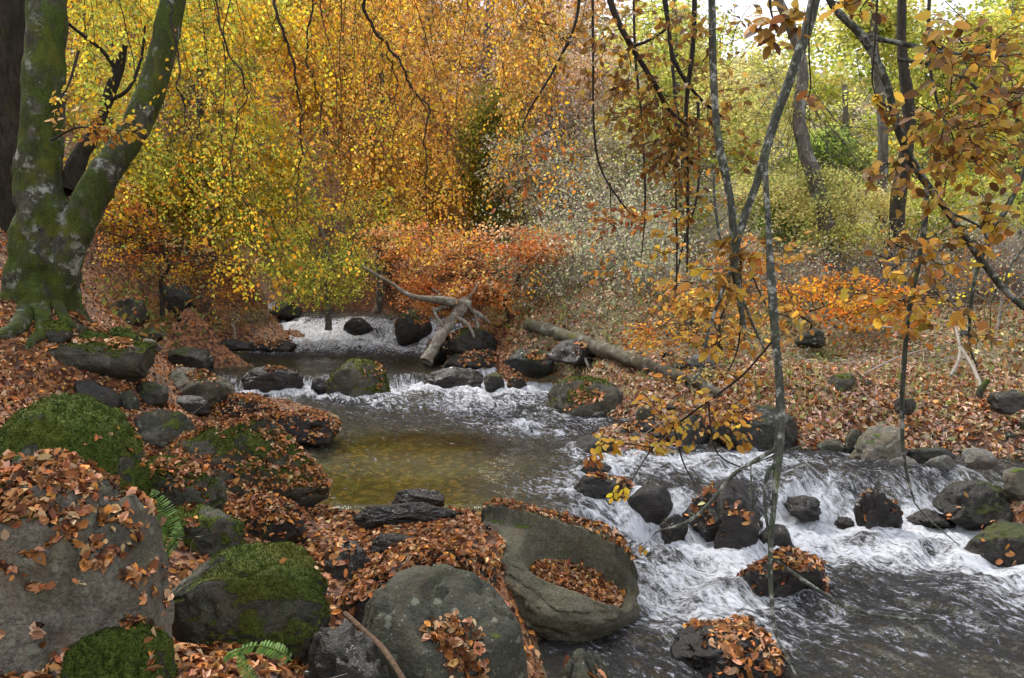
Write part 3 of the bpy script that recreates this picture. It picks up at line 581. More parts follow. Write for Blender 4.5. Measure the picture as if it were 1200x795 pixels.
rock('jagged leaf stained rock in the middle of the right hand fall', 1000, 1054, 571, 624, .10, WET, asp=.8, seed=533, name='rock', ang=.7, rough=.25, leaf=.5, leafn='jagged rock in the right hand fall', rot=(20, 10, 10))
rock('low black lip of rock under the right hand fall', 978, 1004, 606, 620, .08, WET, asp=.9, seed=134, name='rock', ang=.6, rough=.25)
rock('dark shining rock right of the jagged one in the fall', 1064, 1122, 600, 620, .12, WET, asp=1.0, seed=144, name='rock', ang=.5, rough=.25, rot=(0, -15, 40))
rock('large black boulder at the far right water edge', 1100, 1184, 564, 614, .22, WETM, asp=.8, seed=136, ang=.5, leaf=.2, leafn='black boulder at far right water edge')
rock('dark leafy boulder cut by the right edge of the photo', 1128, 1230, 612, 668, .02, WETM, asp=.8, seed=137, ang=.4, leaf=.35, leafn='boulder cut by the right edge')
rock('tiny black stone breaking the middle pool surface', 608, 634, 495, 505, .44, WET, seed=138, name='stone', asp=.5)
rock('tiny dark stone under the big rounded bank boulder', 692, 712, 482, 494, .46, WET, seed=139, name='stone', asp=.6)
# right bank
rock('grey boulder with lichen where the right bank meets the water', 1000, 1066, 498, 543, .46, GREY, asp=.8, ang=.4, seed=141)
rock('flat dark stone left of the lichened bank boulder', 957, 992, 514, 531, .46, GREYB, asp=.6, ang=.3, seed=142, name='stone')
rock('small brown stone touching the lichened bank boulder', 990, 1014, 502, 530, .48, GREYB, asp=.8, seed=143, name='stone')
rock('pale round stone in front of the lichened bank boulder', 1010, 1036, 523, 547, .42, PALE, asp=.8, seed=144, name='stone', ang=.3)
rock('long mossy dark stone right of the hanging thin branch', 1064, 1118, 524, 544, .48, WETM, asp=.5, seed=145, name='stone', ang=.3)
rock('pale wedge stone at the edge of the right water', 1078, 1122, 533, 556, .42, PALE, asp=.5, seed=146, name='stone', ang=.6)
rock('bluish flat stone in shallow water near the right bank', 1040, 1076, 533, 552, .42, PALE, asp=.6, seed=147, name='stone', ang=.5)
rock('large dark undercut bank rock behind the pale hanging branch', 832, 944, 476, 534, .42, WETM, asp=.5, ang=.5, seed=148, leaf=.5, leafn='undercut bank rock', name='bank_rock', cat='rock')
rock('dark hollow bank rock left of the undercut one', 783, 834, 486, 524, .44, WETM, asp=.6, ang=.6, seed=149, leaf=.4, leafn='hollow bank rock', name='bank_rock', cat='rock')
rock('small mossy stone among leaves behind the riffle', 745, 768, 477, 496, .6, HALFM, seed=150, name='stone')
rock('leafy brown hump between riffle and bank', 722, 790, 492, 522, .45, WETM, seed=151, leaf=.6, leafn='brown hump between riffle and bank', name='rock')
rock('chalk white stone beyond the fallen trunk', 804, 838, 414, 436, 1.1, PALE, seed=152, name='stone', ang=.7)
rock('stack of dark stones in the grass under the orange bushes', 930, 968, 384, 403, 1.42, GREYB, seed=153, name='rock', rough=.2)
rock('mossy lump in the grass of the right bank', 962, 1006, 438, 462, 1.0, HALFM, seed=154, name='mossy_stone', moss=.6, cat='rock')
rock('half buried dark stone behind the thin green stem', 1050, 1074, 466, 482, .95, WETM, seed=155, name='stone')
rock('dark rock right of the small mossy sapling', 1160, 1200, 458, 480, .98, WETM, seed=156, name='rock')
rock('grey stone among pink leaves near the sapling foot', 1128, 1168, 526, 546, .6, PALE, seed=157, name='stone', ang=.4)
rock('grey bank stone cut by the right edge', 1172, 1215, 548, 580, .5, GREY, seed=158, name='stone')
rock('dark stone in shade under the root end of the fallen trunk', 640, 700, 398, 424, 1.0, WET, seed=159, name='rock', leaf=.3, leafn='stone under the fallen trunk')
rock('brown rock between the slab and the fallen trunk', 590, 648, 408, 436, .75, WETM, seed=160, name='rock', leaf=.4, leafn='rock between slab and fallen trunk')
rock('large dark rock added as shade in the hollow of the left slope', 180, 232, 330, 372, 1.7, WETM, Y='g', seed=161, name='rock', leaf=.3, leafn='dark rock in slope hollow', ang=.6)  # dark rock added to give the slope hollow its shade
rock('dark rock under the lime bush on the far shore', 300, 352, 352, 374, 1.35, WETM, Y='g', seed=162, name='rock', leaf=.3, leafn='rock under lime bush', ang=.6)
rock('mossy outcrop on the left slope right of the forked trunk', 128, 176, 348, 376, 1.6, HALFM, Y='g', seed=163, name='rock', leaf=.4, leafn='outcrop right of forked trunk', ang=.6)
rock('thin dark ledge below the leafy far shore', 330, 400, 376, 388, 1.05, WET, Y='g', seed=164, name='rock_ledge', cat='rock', leaf=.4, leafn='thin ledge of far shore', asp=.4, ang=.6)
# small pebbles and cobbles along the banks (countable: each its own object)
rg = np.random.default_rng(99)
TINT = {'bare_grey_boulder': 'grey', 'pale_stone': 'pale', 'wet_mossy_stone': 'brown', 'wet_dark_stone': 'black'}
def cobbles(boxes, label, group, mats):
    sh = [rock_shape(3, 500+k, .5, .12) for k in range(4)]; meshes = []
    k = 0
    for (x0, x1, y0, y1, z, n) in boxes:
        for _ in range(n):
            p = PZ(rg.uniform(x0, x1), rg.uniform(y0, y1), z); zg = max(ground(p[0], p[1])[0], -9)
            key = (k % 4, (k//4) % len(mats))
            V, Fc = sh[key[0]]; mt = mats[key[1]]
            if (key, ) not in _cob: _cob[(key, )] = mesh_np('cobble', V, Fc, mt, link=False).data
            o = bpy.data.objects.new('cobble', _cob[(key, )]); COL.objects.link(o)
            s = rg.uniform(.035, .12); o.scale = (s*rg.uniform(.8, 1.3), s, s*.6); o.rotation_euler = (0, 0, rg.uniform(0, 6.3))
            o.location = (p[0], p[1], zg+s*.15); w_ = 'large' if s > .092 else 'small' if s < .062 else 'middling'
            near = min(SPOTS, key=lambda q: (q[0]-p[0])**2+(q[1]-p[1])**2)[2]
            tag(o, f'{w_} {TINT[mt.name]} cobble in the leaves near the {near}', 'stone', group); k += 1
_cob = {}
cobbles([(950, 1200, 520, 556, .5, 20), (940, 1200, 440, 515, .8, 16)], 'fist sized stone among the pink leaves of the right bank', 'small stones on the right bank', [GREYB, WETM, PALE, WETM])
_cob = {}
cobbles([(730, 860, 440, 500, .8, 22)], 'small wet stone in the litter between fallen trunk and riffle', 'small stones by the fallen trunk', [WETM, GREYB, WET])
_cob = {}
cobbles([(350, 470, 376, 404, 1.0, 16), (190, 300, 400, 470, .9, 14)], 'small dark stone on the left shore of the upper pool', 'small stones on the left shore', [WET, GREYB, WETM])

# ------------------------------------------------------------------ water
wx = axis([(-6.0, 8.5, 430)]); wy = axis([(-2, 3.5, 30), (3.5, 15, 400), (15, 24, 150)])
X, Y = np.meshgrid(wx, wy); xw, yw = X.ravel(), Y.ravel(); zw = water_z(xw, yw)
CL = np.array([PZ(a, b, z)[:2] for a, b, z in [(470, 360, 1.3), (480, 385, .95), (470, 420, .65), (480, 460, .45), (560, 500, .45), (680, 545, .42), (800, 620, .1), (960, 690, 0), (1250, 790, -.05)]])
CL = np.vstack([CL, CL[-1]+(CL[-1]-CL[-2])*4])
def flow_coords(x, y):
    p = np.c_[x, y]; seg0 = CL[:-1]; dv = CL[1:]-CL[:-1]; ln = np.linalg.norm(dv, axis=1); cum = np.r_[0, np.cumsum(ln)][:-1]
    u = dv/ln[:, None]; rel = p[:, None]-seg0[None]; s = (rel*u).sum(-1); sc = np.clip(s, 0, ln); near = seg0+u*sc[..., None]
    d2 = ((p[:, None]-near)**2).sum(-1); w = np.exp(-(np.sqrt(d2)-np.sqrt(d2.min(1, keepdims=True)))*3.0)
    w /= w.sum(1, keepdims=True); lat = rel[..., 0]*(-u[:, 1])+rel[..., 1]*u[:, 0]
    return ((s+cum)*w).sum(1), (lat*w).sum(1)
fs, ft = flow_coords(xw, yw)
gz = ground0(xw, yw)
y1 = np.interp(xw, L1[:, 0], L1[:, 1]); y2 = np.interp(xw, L2[:, 0], L2[:, 1]); y3 = np.interp(xw, L3[:, 0], L3[:, 1])
def blob(px, py, z, rx, ry): c = PZ(px, py, z); return np.exp(-(((xw-c[0])/rx)**2+((yw-c[1])/ry)**2))
FOAM = []
foam = .95*np.exp(-((yw-y1+.35)/.55)**2)+.55*np.exp(-((yw-y1+1.1)/.8)**2)*sstep(-2.5, -.5, xw)
foam = foam+1.25*np.exp(-((yw-(y3+.5))/1.9)**2)
foam = foam+1.0*np.exp(-((yw-y2+.25)/.45)**2)*sstep(1.0, 1.4, xw)
for (px, py, z, rx, ry, a) in [(800, 545, .4, 1.0, .35, .9), (720, 535, .42, .5, .4, .5), (900, 550, .4, .8, .4, .6), (560, 475, .45, 1.7, .8, .85), (640, 510, .45, 1.1, .9, .62), (690, 590, .42, .6, .35, .5), (600, 560, .45, .7, .5, .45), (660, 560, .45, .7, .6, .7), (600, 500, .45, 1.0, .6, .5), (560, 455, .45, 1.5, .4, .5), (720, 600, .4, .5, .3, .5), (640, 600, .45, .5, .3, .35), (1150, 720, 0, .8, .5, .35), (880, 740, -.04, .8, .4, .25),
                               (800, 670, 0, .5, .6, .85), (860, 690, 0, .7, .5, .45), (1000, 660, 0, .9, .35, .75), (1120, 650, 0, .9, .4, .8), (960, 600, .2, .3, .4, .7), (1200, 690, 0, .5, .5, .75), (760, 650, 0, .25, .35, .8),
                               (820, 720, -.03, .6, .6, .35), (770, 590, .3, .3, .3, .7), (500, 405, .8, 1.2, .9, .4), (440, 500, .45, 1.2, .5, .18)]:
    foam = foam+a*blob(px, py, z, rx, ry)
calm = blob(420, 560, .45, 1.6, 1.3)+blob(490, 520, .45, 1.2, .9)+.9*blob(400, 428, .65, 2.2, 1.0)+.6*blob(500, 590, .45, .9, .6)
speed = np.clip(foam, 0, 1)
foam = foam*(.72+.55*fbm(np.c_[fs*.7, ft*1.3, fs*0], 91, 3))
for (rx_, ry_, ra, rb, w_) in ROCKS:
    dd = np.hypot((xw-rx_)/ra, (yw-ry_)/rb); foam = foam+.55*np.exp(-((dd-1.0)/(.16/max(ra, .12)*.6+.08))**2)*np.clip(speed+.15, 0, .8)
    dn = np.hypot((xw-rx_-.25*ra)/ra, (yw-ry_+.9*rb+.1)/(rb*1.1+.1)); foam = foam+.30*np.exp(-dn**2)*speed
foam = np.clip(foam*.78+.07-.9*calm, 0, 1.0)  # low base level flecks open water with painted sheen besides real foam
rgh = np.clip(.62+.6*foam-.62*calm, .03, 1)
fp = np.c_[fs*.55, ft, fs*0]
zw = zw+rgh*((1-np.abs(fbm(fp*2.2, 41, 3))*2.2)*.045+fbm(fp*6, 45, 3)*.05)+foam*((1-np.abs(fbm(np.c_[xw, yw, xw*0]*3.2, 49, 4))*2.5)*.08)
hump = blob(700, 612, .35, .36, .24)*1.5
for (px, py, z, rx, ry, a) in [(840, 548, .4, .22, .16, .8), (940, 566, .35, .25, .16, .8), (1010, 645, .02, .25, .14, .9), (1090, 655, .0, .22, .14, .8), (780, 668, .0, .16, .2, .8), (850, 700, -.02, .25, .14, .7), (600, 470, .45, .3, .2, .5), (660, 505, .45, .28, .18, .6), (740, 535, .42, .2, .15, .7), (1140, 575, .3, .3, .15, .7), (480, 395, .8, .3, .3, .8), (430, 388, .9, .3, .3, .8), (960, 720, -.04, .3, .16, .6), (1060, 750, -.05, .35, .18, .6)]:
    hump = hump+a*blob(px, py, z, rx, ry)
zw = zw+hump*.085; foam = np.clip(foam*(1-.55*np.clip(hump, 0, 1))+.30*np.clip(np.roll(hump.reshape(len(wy), len(wx)), -6, 0).ravel()-hump, 0, 1), 0, 1)
hum2 = blob(1140, 710, -.03, .30, .22)+blob(1080, 735, -.03, .2, .15); zw = zw+hum2*.07
Fq = grid_faces(len(wx), len(wy)); keep = (zw[Fq] > gz[Fq]-.10).any(1)
Fq = Fq[keep]; used = np.unique(Fq); rm = -np.ones(len(xw), int); rm[used] = np.arange(len(used))
wtr = mesh_np('stream_water', np.c_[xw, yw, zw][used], rm[Fq], water_material(), attrs={'flow': ('FLOAT_VECTOR', np.c_[fs, ft, fs*0][used]), 'foam': ('FLOAT_VECTOR', np.c_[foam, rgh, foam*0][used])})
tag(wtr, kind='structure')

# ------------------------------------------------------------------ big mossy beech at left
def PL(spec):                                   # spec: (px, py, Y) list
    return np.array([PY(*s) for s in spec])
def limb(spec, radpx, n=40, sides=20, wob=.10, seed=1):
    p = PL(spec); r = np.array([a*s[2]/F0 for a, s in zip(radpx, spec)]); q, rr = smooth_path(p, r, n)
    return tube_arrays(q[None], rr[None], sides, wob, seed)
base = PY(45, 385, 8.6)
beech = empty('beech_tree', tuple(base)); tag(beech, 'big forked mossy beech on the left bank with drooping golden branches', 'tree')
def flare(V, zc, cx, cy):                        # buttress roots
    a = np.arctan2(V[:, 1]-cy, V[:, 0]-cx); h = V[:, 2]-zc
    k = np.exp(-np.maximum(h, 0)/.38)*(.22+.42*np.maximum(0, np.sin(a*5+1.0))**1.5+.1*np.sin(a*11))
    r = np.c_[V[:, 0]-cx, V[:, 1]-cy]; V = V.copy(); V[:, :2] += r*k[:, None]; return V
V, Fq = limb([(60, -190, 9.2), (56, -60, 8.9), (54, 30, 8.7), (50, 130, 8.6), (46, 210, 8.6), (52, 260, 8.6), (50, 310, 8.6), (47, 360, 8.6), (46, 412, 8.6)], [18, 19, 21, 22, 25, 31, 32, 33, 34], 120, 64, .2, 3)
rel = V-np.array([base[0], base[1], 0]); a = np.arctan2(rel[:, 1], rel[:, 0])
V[:, :2] += rel[:, :2]*(.07*np.sin(a*6+V[:, 2]*.8)*sstep(4.5, 2.0, V[:, 2]))[:, None]
V = flare(V, base[2], base[0], base[1]); t = mesh_np('trunk', V, Fq, BARKM); loc_child(t, beech)
V, Fq = limb([(240, -170, 9.4), (215, -60, 9.1), (200, 15, 8.9), (182, 90, 8.8), (155, 155, 8.7), (122, 205, 8.6), (96, 255, 8.55), (74, 310, 8.55), (58, 390, 8.6)], [10, 12, 14, 15, 16, 17, 19, 20, 17], 90, 40, .16, 5)
loc_child(mesh_np('limb', V, Fq, BARKM), beech)
V, Fq = merge([limb([(147, 52, 9.3), (138, 85, 9.3), (124, 120, 9.2), (108, 160, 9.0), (92, 185, 8.9), (78, 225, 8.7)], [3, 6, 7, 8, 10, 10], 40, 14, .25, 7),
               limb([(138, 85, 9.3), (120, 60, 9.2), (95, 40, 9.0), (70, 20, 8.9)], [3, 2.2, 2, 1.5], 20, 7), limb([(124, 120, 9.2), (150, 105, 9.2), (165, 70, 9.3), (170, 30, 9.3)], [3, 2, 1.6, 1.2], 20, 7)])
loc_child(mesh_np('broken_branch', V, Fq, BARKD), beech)
# roots over the bank
def rootp(p): g_ = PG(p[0], p[1], .0); return (p[0], p[1], g_[2])
rts = [limb([(34, 352, 8.5), rootp((24, 380)), rootp((4, 392)), rootp((-22, 398))], [11, 10, 7, 4], 20, 10, .3), limb([(62, 352, 8.5), rootp((80, 382)), rootp((98, 388)), rootp((118, 392))], [10, 8, 6, 3], 20, 10, .3), limb([(48, 352, 8.4), rootp((50, 388)), rootp((40, 398)), rootp((30, 410))], [11, 9, 6, 3], 20, 10, .3)]
for V, Fq in rts: loc_child(mesh_np('root', V, Fq, BARKM), beech)

# drooping foliage: each hanging branch is a child with its twigs; leaves its sub-part
def droop_branch(p0, p1, rg, nside=26, sidelen=(.25, .75), leafstep=.045, L=.062, cols=None, wts=None, r0=.012, sag=.3, lat=(0, 0), curtain=1.0, K=14, path=None):
    """main twig from p0 (top) to p1 (tip), returns tube arrays and leaf arrays"""
    t = np.linspace(0, 1, K)[:, None]; main = p0*(1-t)+p1*t
    bow = np.array([rg.normal(0, 1), rg.normal(0, .6), 0])*sag
    main = main+bow*(np.sin(t*np.pi))+np.c_[fbm(np.c_[t[:, 0]*4, t[:, 0]*0+p0[0], t[:, 0]*0+p0[1]], 3, 2), fbm(np.c_[t[:, 0]*4+9, t[:, 0]*0+p0[0], t[:, 0]*0+p0[1]], 4, 2), t[:, 0]*0]*.22*np.minimum(1, 4*t)
    if path is not None: main = path; K = len(main); t = np.linspace(0, 1, K)[:, None]
    parts = [tube_arrays(main[None], (r0*(1-t[:, 0]*.85))[None], 5)]
    n = nside; ts = np.sort(rg.uniform(.06, 1, n)**.85); i = np.minimum((ts*(K-1)).astype(int), K-2); f = (ts*(K-1)-i)[:, None]
    s0 = main[i]*(1-f)+main[i+1]*f
    ln = rg.uniform(*sidelen, n)*(1-.45*ts); side = np.where(np.arange(n) % 2 == 0, 1, -1)
    dirs = nrm(np.c_[side*rg.uniform(.3, 1, n)+lat[0], rg.normal(0, .55, n)+lat[1], -rg.uniform(.15, .9, n)])
    k2 = 6; u = np.linspace(0, 1, k2)[None, :, None]
    tw = s0[:, None]+dirs[:, None]*u*ln[:, None, None]+np.array([0, 0, -1.])*(u**2)*ln[:, None, None]*.45
    parts.append(tube_arrays(tw, np.linspace(.0035, .0012, k2)[None]*np.ones((n, 1))*r0/.012, 3))
    # leaves along side twigs
    P, D, Nn = [], [], []
    cnt = np.maximum(3, (ln/leafstep).astype(int)); idx = np.repeat(np.arange(n), cnt); m = len(idx)
    uu = np.concatenate([(np.arange(c)+.6)/c for c in cnt])+rg.normal(0, .03, m); uu = np.clip(uu, 0.02, 1)
    tt = uu*(k2-1); j = np.minimum(tt.astype(int), k2-2); ff = (tt-j)[:, None]
    pos = tw[idx, j]*(1-ff)+tw[idx, j+1]*ff; tan = nrm(tw[idx, j+1]-tw[idx, j])
    planen = nrm(np.cross(tan, rg.normal(0, .35, (n, 3))[idx]+np.array([0, .25, 1.0])))    # sideways
    alt = np.where(np.arange(m) % 2 == 0, 1, -1)[:, None]
    d = nrm(tan*.6+planen*alt*.9+np.array([0, 0, -.35])+rg.normal(0, .25, (m, 3)))
    nn = nrm(np.cross(planen, tan)+rg.normal(0, .35, (m, 3))); nn *= np.sign(nn[:, 2:3]+1e-6)
    keep = rg.uniform(0, 1, m) < curtain
    pos, d, nn = pos[keep], d[keep], nn[keep]; m = len(pos)
    ll = L*rg.uniform(.7, 1.2, m); lv = leaf_arrays(pos, d, nn, ll, ll*rg.uniform(.5, .68, m), .15, .15)
    tw_t = np.clip(1+.28*rg.normal(0, 1, n), .5, 1.6)[idx][keep][:, None]; c = np.repeat(np.clip(pal(cols, m, rg, .15, wts)*tw_t*np.clip(rg.normal(1, .18), .6, 1.35), .004, .92), 2, 0)
    return merge(parts), lv, c
GOLD = [(.72, .43, .02), (.68, .36, .02), (.78, .52, .05), (.50, .24, .02), (.66, .52, .06)]
LIME = [(.46, .48, .06), (.34, .41, .06), (.58, .52, .08), (.64, .50, .05)]
ORNG = [(.62, .32, .05), (.56, .24, .04), (.66, .40, .08), (.42, .19, .03), (.54, .34, .08)]
COPP = [(.36, .13, .03), (.28, .09, .025), (.46, .19, .04), (.20, .07, .025)]
rg = np.random.default_rng(11)
# boughs above the frame that carry them
bgh = [[(50, -110, 9.0), (200, -150, 9.8), (350, -150, 10.8), (500, -130, 11.8), (640, -100, 12.6)], [(54, -60, 8.9), (150, -70, 9.4), (260, -60, 9.6), (400, -60, 9.4), (520, -80, 9.2)],
       [(56, -100, 9.0), (180, -130, 8.2), (300, -150, 7.2), (420, -170, 6.4)], [(240, -170, 9.4), (330, -190, 11), (430, -160, 13), (520, -130, 14.5)]]
loc_child(mesh_np('bough', *merge([limb(b, np.linspace(14, 3, len(b)), 40, 10, .2) for b in bgh]), BARKD), beech)
# lower outline of the curtain in the photo
hx = [60, 110, 150, 200, 240, 290, 330, 370, 400, 440, 480, 520, 560, 600, 640]; hy = [210, 225, 260, 290, 335, 372, 350, 372, 345, 315, 345, 365, 330, 210, 90]
nb = 0
for k in range(76):
    px = rg.uniform(70, 640) if k % 4 else rg.uniform(330, 640); Yd = rg.uniform(8.6, 14.5)
    low = np.interp(px, hx, hy); tip = low*rg.uniform(.25, 1.0) if k % 3 else low*rg.uniform(.85, 1.02)
    dx = rg.normal(38, 42)
    p0 = PY(px-dx*.6, -90 if tip > 80 else -120, Yd+.3); p1 = PY(px+dx*.6+rg.uniform(-10, 30), tip, Yd-.2)
    u = px+rg.normal(0, 45)
    if u < 260: cc = GOLD[:3]+LIME+LIME
    elif u < 400: cc = GOLD+GOLD+LIME[:3]+ORNG[:1]
    else: cc = ORNG+ORNG+GOLD[:2]+COPP[:1]
    (tv, tf), (lv, lf), lc = droop_branch(p0, p1, rg, nside=int(30+rg.uniform(0, 24)), sidelen=(.15, .62), L=.052, cols=cc, curtain=.95, leafstep=.034, r0=rg.uniform(.004, .009), sag=.30, lat=(.35, 0))
    b = mesh_np('hanging_branch', tv, tf, TWIG); loc_child(b, beech)
    mesh_np('leaves', lv, lf, M_LEAF, parent=b, col=lc)
# bold dark hanging branches seen in the photo
for spec, rp in [([(300, -120, 9), (330, 20, 8.9), (345, 100, 8.9), (352, 200, 8.9), (350, 260, 8.9)], [5, 4, 2.6, 1.8, 1]), ([(425, -100, 8.5), (432, 20, 8.5), (462, 65, 8.5), (496, 120, 8.5), (497, 210, 8.5), (505, 290, 8.5)], [5, 4, 3.4, 3, 1.8, 1]),
                 ([(245, -40, 8.2), (270, 60, 8.2), (285, 110, 8.2), (270, 170, 8.2), (290, 260, 8.2), (300, 330, 8.2)], [3, 3, 2.4, 2, 1.5, .8]), ([(360, -50, 9.4), (366, 90, 9.4), (385, 150, 9.4), (405, 240, 9.4), (410, 310, 9.4)], [3, 2.6, 2, 1.5, 1]),
                 ([(450, 60, 8.8), (462, 140, 8.8), (470, 240, 8.8)], [2, 1.5, 1]), ([(200, 0, 8.6), (210, 90, 8.4), (218, 160, 8.4), (205, 230, 8.4)], [3, 2, 1.5, 1]), ([(300, 250, 8.2), (330, 275, 8.3), (335, 330, 8.3)], [2, 1.6, 1])]:
    q, _ = smooth_path(PL(spec), np.ones(len(spec)), 60); e = q+np.c_[fbm(q*3.1, 1, 3), fbm(q*3.1, 2, 3), fbm(q*3.1, 5, 3)*.5]*.16
    (tv, tf), (lv, lf), lc = droop_branch(None or q[0], q[-1], rg, nside=34, sidelen=(.12, .55), L=.058, cols=GOLD+ORNG[:2], r0=rp[0]*.45*spec[0][2]/F0, lat=(.2, 0), path=e, leafstep=.05, curtain=.8)
    b = mesh_np('hanging_branch', tv, tf, TWIG); loc_child(b, beech); mesh_np('leaves', lv, lf, M_LEAF, parent=b, col=lc)

# second dark trunk at the left edge
t2 = empty('old_tree', tuple(PY(5, 345, 11))); tag(t2, 'dark bare trunk at the left edge behind the mossy beech', 'tree')
V, Fq = limb([(12, -150, 11), (10, 0, 11), (6, 120, 11), (4, 240, 11), (2, 360, 11)], [16, 19, 22, 25, 34], 60, 30, .18, 9); loc_child(mesh_np('trunk', V, Fq, BARKD), t2)

# ------------------------------------------------------------------ trees and bushes behind
def spray_crown(c, R, nsp, nl, rg, cols, L, wts=None, disc=.5, flat=.25, hollow=.3, gap=.1, seed=0, sun_up=True):
    """leaf sprays spread through an ellipsoid; noise leaves gaps"""
    P = rdir(rg, nsp*3)*(rg.uniform(hollow**3, 1, (nsp*3, 1))**(1/3)); P = P*(1+.25*fbm(P*2+seed, seed, 2))[:, None]
    P = P[fbm(P*2.6+seed*1.7, seed+3, 3) > gap][:nsp]; n = len(P); cen = c+P*R
    sp_n = nrm(rg.normal(0, .4, (n, 3))+np.array([0, -.15, 1])+P*.3)
    idx = np.repeat(np.arange(n), nl); m = len(idx); a = rg.uniform(0, 2*np.pi, m); rr = disc*np.sqrt(rg.uniform(0, 1, m))*rg.uniform(.6, 1.2, n)[idx]
    t1 = nrm(np.cross(sp_n, np.array([0, 1., .3]))); t2_ = np.cross(sp_n, t1)
    off = t1[idx]*(np.cos(a)*rr)[:, None]+t2_[idx]*(np.sin(a)*rr*.7)[:, None]
    pos = cen[idx]+off+rg.normal(0, disc*flat*.5, (m, 3))-np.array([0, 0, 1.])*(rr**2/disc*.35)[:, None]
    d = nrm(off+rg.normal(0, .2, (m, 3))); nn = nrm(sp_n[idx]+rg.normal(0, .5, (m, 3)))
    ll = L*rg.uniform(.6, 1.3, m); V, Fq = diamond_arrays(pos, d, nn, ll, ll*.68)
    tone = (1+.36*rg.normal(0, 1, n))[idx][:, None]; sc = pal(cols, n, rg, .1, wts)[idx]
    return cen, (V, Fq), np.clip(sc*np.clip(tone, .5, 1.6)*(1+rg.normal(0, .18, (m, 1))), .004, .9)
def twigs(starts, ends, rg, r=.012, bend=.12, K=6):
    n = len(starts); u = np.linspace(0, 1, K)[None, :, None]; ln = np.linalg.norm(ends-starts, axis=1)[:, None, None]
    p = starts[:, None]*(1-u)+ends[:, None]*u+rg.normal(0, bend, (n, 1, 3))*ln*np.sin(u*np.pi)+rg.normal(0, .02, (n, K, 3))*ln
    return tube_arrays(p, np.linspace(1, .3, K)[None]*(r*rg.uniform(.5, 1.4, (n, 1))), 3)
BG = 'trees on the slope behind the stream'
def bg_tree(label, foot, top, radpx, crowns, cols, bark=BARKG, name='tree', L=.10, nsp=260, nl=26, wts=None, disc=.5, cat='tree', gap=-.05, seed=1, group=None):
    """foot/top px,py,Y of the trunk; crowns: (px,py,rxpx,rypx,Y) ellipsoids of foliage"""
    rg = np.random.default_rng(seed*13+5)
    root = empty(name, tuple(PY(*foot))); tag(root, label, cat, group)
    pts = []
    K = 5
    for k in range(K):
        u = k/(K-1); pts.append((foot[0]*(1-u)+top[0]*u+(rg.normal(0, 6) if 0 < k < K-1 else 0), foot[1]*(1-u)+top[1]*u, foot[2]*(1-u)+top[2]*u))
    pts = [(pts[0][0], pts[0][1]+25, pts[0][2])]+pts
    V, Fq = limb(pts, [radpx*1.5]+list(np.linspace(radpx*1.1, radpx*.45, K)), 40, 12, .2, seed); loc_child(mesh_np('trunk', V, Fq, bark), root)
    axp = PL(pts)
    lv, lc, tw = [], [], []
    for j, (px, py, rx, ry, Yd) in enumerate(crowns):
        c = PY(px, py, Yd); R = np.array([rx*Yd/F0, rx*Yd/F0*.8, ry*Yd/F0])
        cen, a, col = spray_crown(c, R, nsp, nl, rg, cols, L, wts, disc, seed=seed*3+j, gap=gap); lv.append(a); lc.append(col)
        s = axp[rg.integers(2, len(axp), len(cen))]+rg.normal(0, .1, (len(cen), 3)); s = s*.55+(c+(cen-c)*.2)*.45; s = s[::4]; e = cen[::4]
        tw.append(twigs(s, e, rg, r=.008, bend=.16))
    loc_child(mesh_np('crown', *merge(lv), M_LEAF, col=np.concatenate(lc)), root)
    loc_child(mesh_np('twigs', *merge(tw), bark), root)
    return root
YG = [(.62, .58, .11), (.48, .52, .09), (.70, .62, .18), (.38, .43, .08)]
PINK = [(.66, .42, .28), (.62, .48, .36), (.70, .42, .20), (.55, .44, .36)]
BEIGE = [(.58, .50, .38), (.50, .46, .32), (.64, .55, .42), (.42, .40, .24), (.50, .52, .28)]
OLIVE = [(.34, .30, .04), (.26, .25, .03), (.42, .33, .05), (.18, .18, .03)]
bg_tree('lime green leaved tree just right of the big forked beech', (215, 345, 19), (235, 60, 19.5), 6, [(225, 150, 110, 110, 19), (170, 220, 80, 60, 18.5), (290, 210, 80, 80, 19), (230, 20, 130, 60, 19.5)], LIME+GOLD[:2], seed=2, nsp=330)
bg_tree('golden tree deep in the wood behind the forked beech', (120, 300, 21), (130, 30, 21), 8, [(120, 60, 130, 120, 21), (60, 170, 70, 90, 21)], GOLD+LIME[:2], seed=3)
bg_tree('low lime green bush hanging over the far shore', (385, 362, 18.5), (370, 260, 18.5), 3, [(380, 320, 65, 42, 18), (330, 290, 60, 40, 18.5), (440, 270, 50, 50, 19)], LIME, name='bush', cat='bush', L=.07, seed=4, nsp=130, gap=.12, disc=.4)
bg_tree('orange gold tree above the upper rapid', (450, 340, 23), (440, 20, 23), 8, [(430, 110, 110, 130, 23), (360, 60, 90, 90, 22), (480, 230, 80, 80, 22)], ORNG+GOLD, seed=5, nsp=380)
bg_tree('tall orange tree at the top centre of the photo', (560, 320, 25), (575, -20, 25), 9, [(570, 60, 110, 110, 25), (520, 170, 70, 90, 24)], ORNG+PINK[:2], seed=6, nsp=380)
bg_tree('olive yellow tree with drooping layers at centre', (575, 330, 22), (582, 130, 22), 5, [(588, 220, 45, 80, 22), (575, 150, 35, 50, 22)], OLIVE, seed=7, nsp=240, L=.09)
bg_tree('pale pink and orange tree behind the centre of the stream', (665, 330, 30), (655, -20, 30), 9, [(650, 90, 95, 110, 30), (700, 150, 70, 70, 30)], PINK+PINK+BEIGE[:2]+ORNG[:1], seed=8, nsp=520, L=.14, disc=.7)
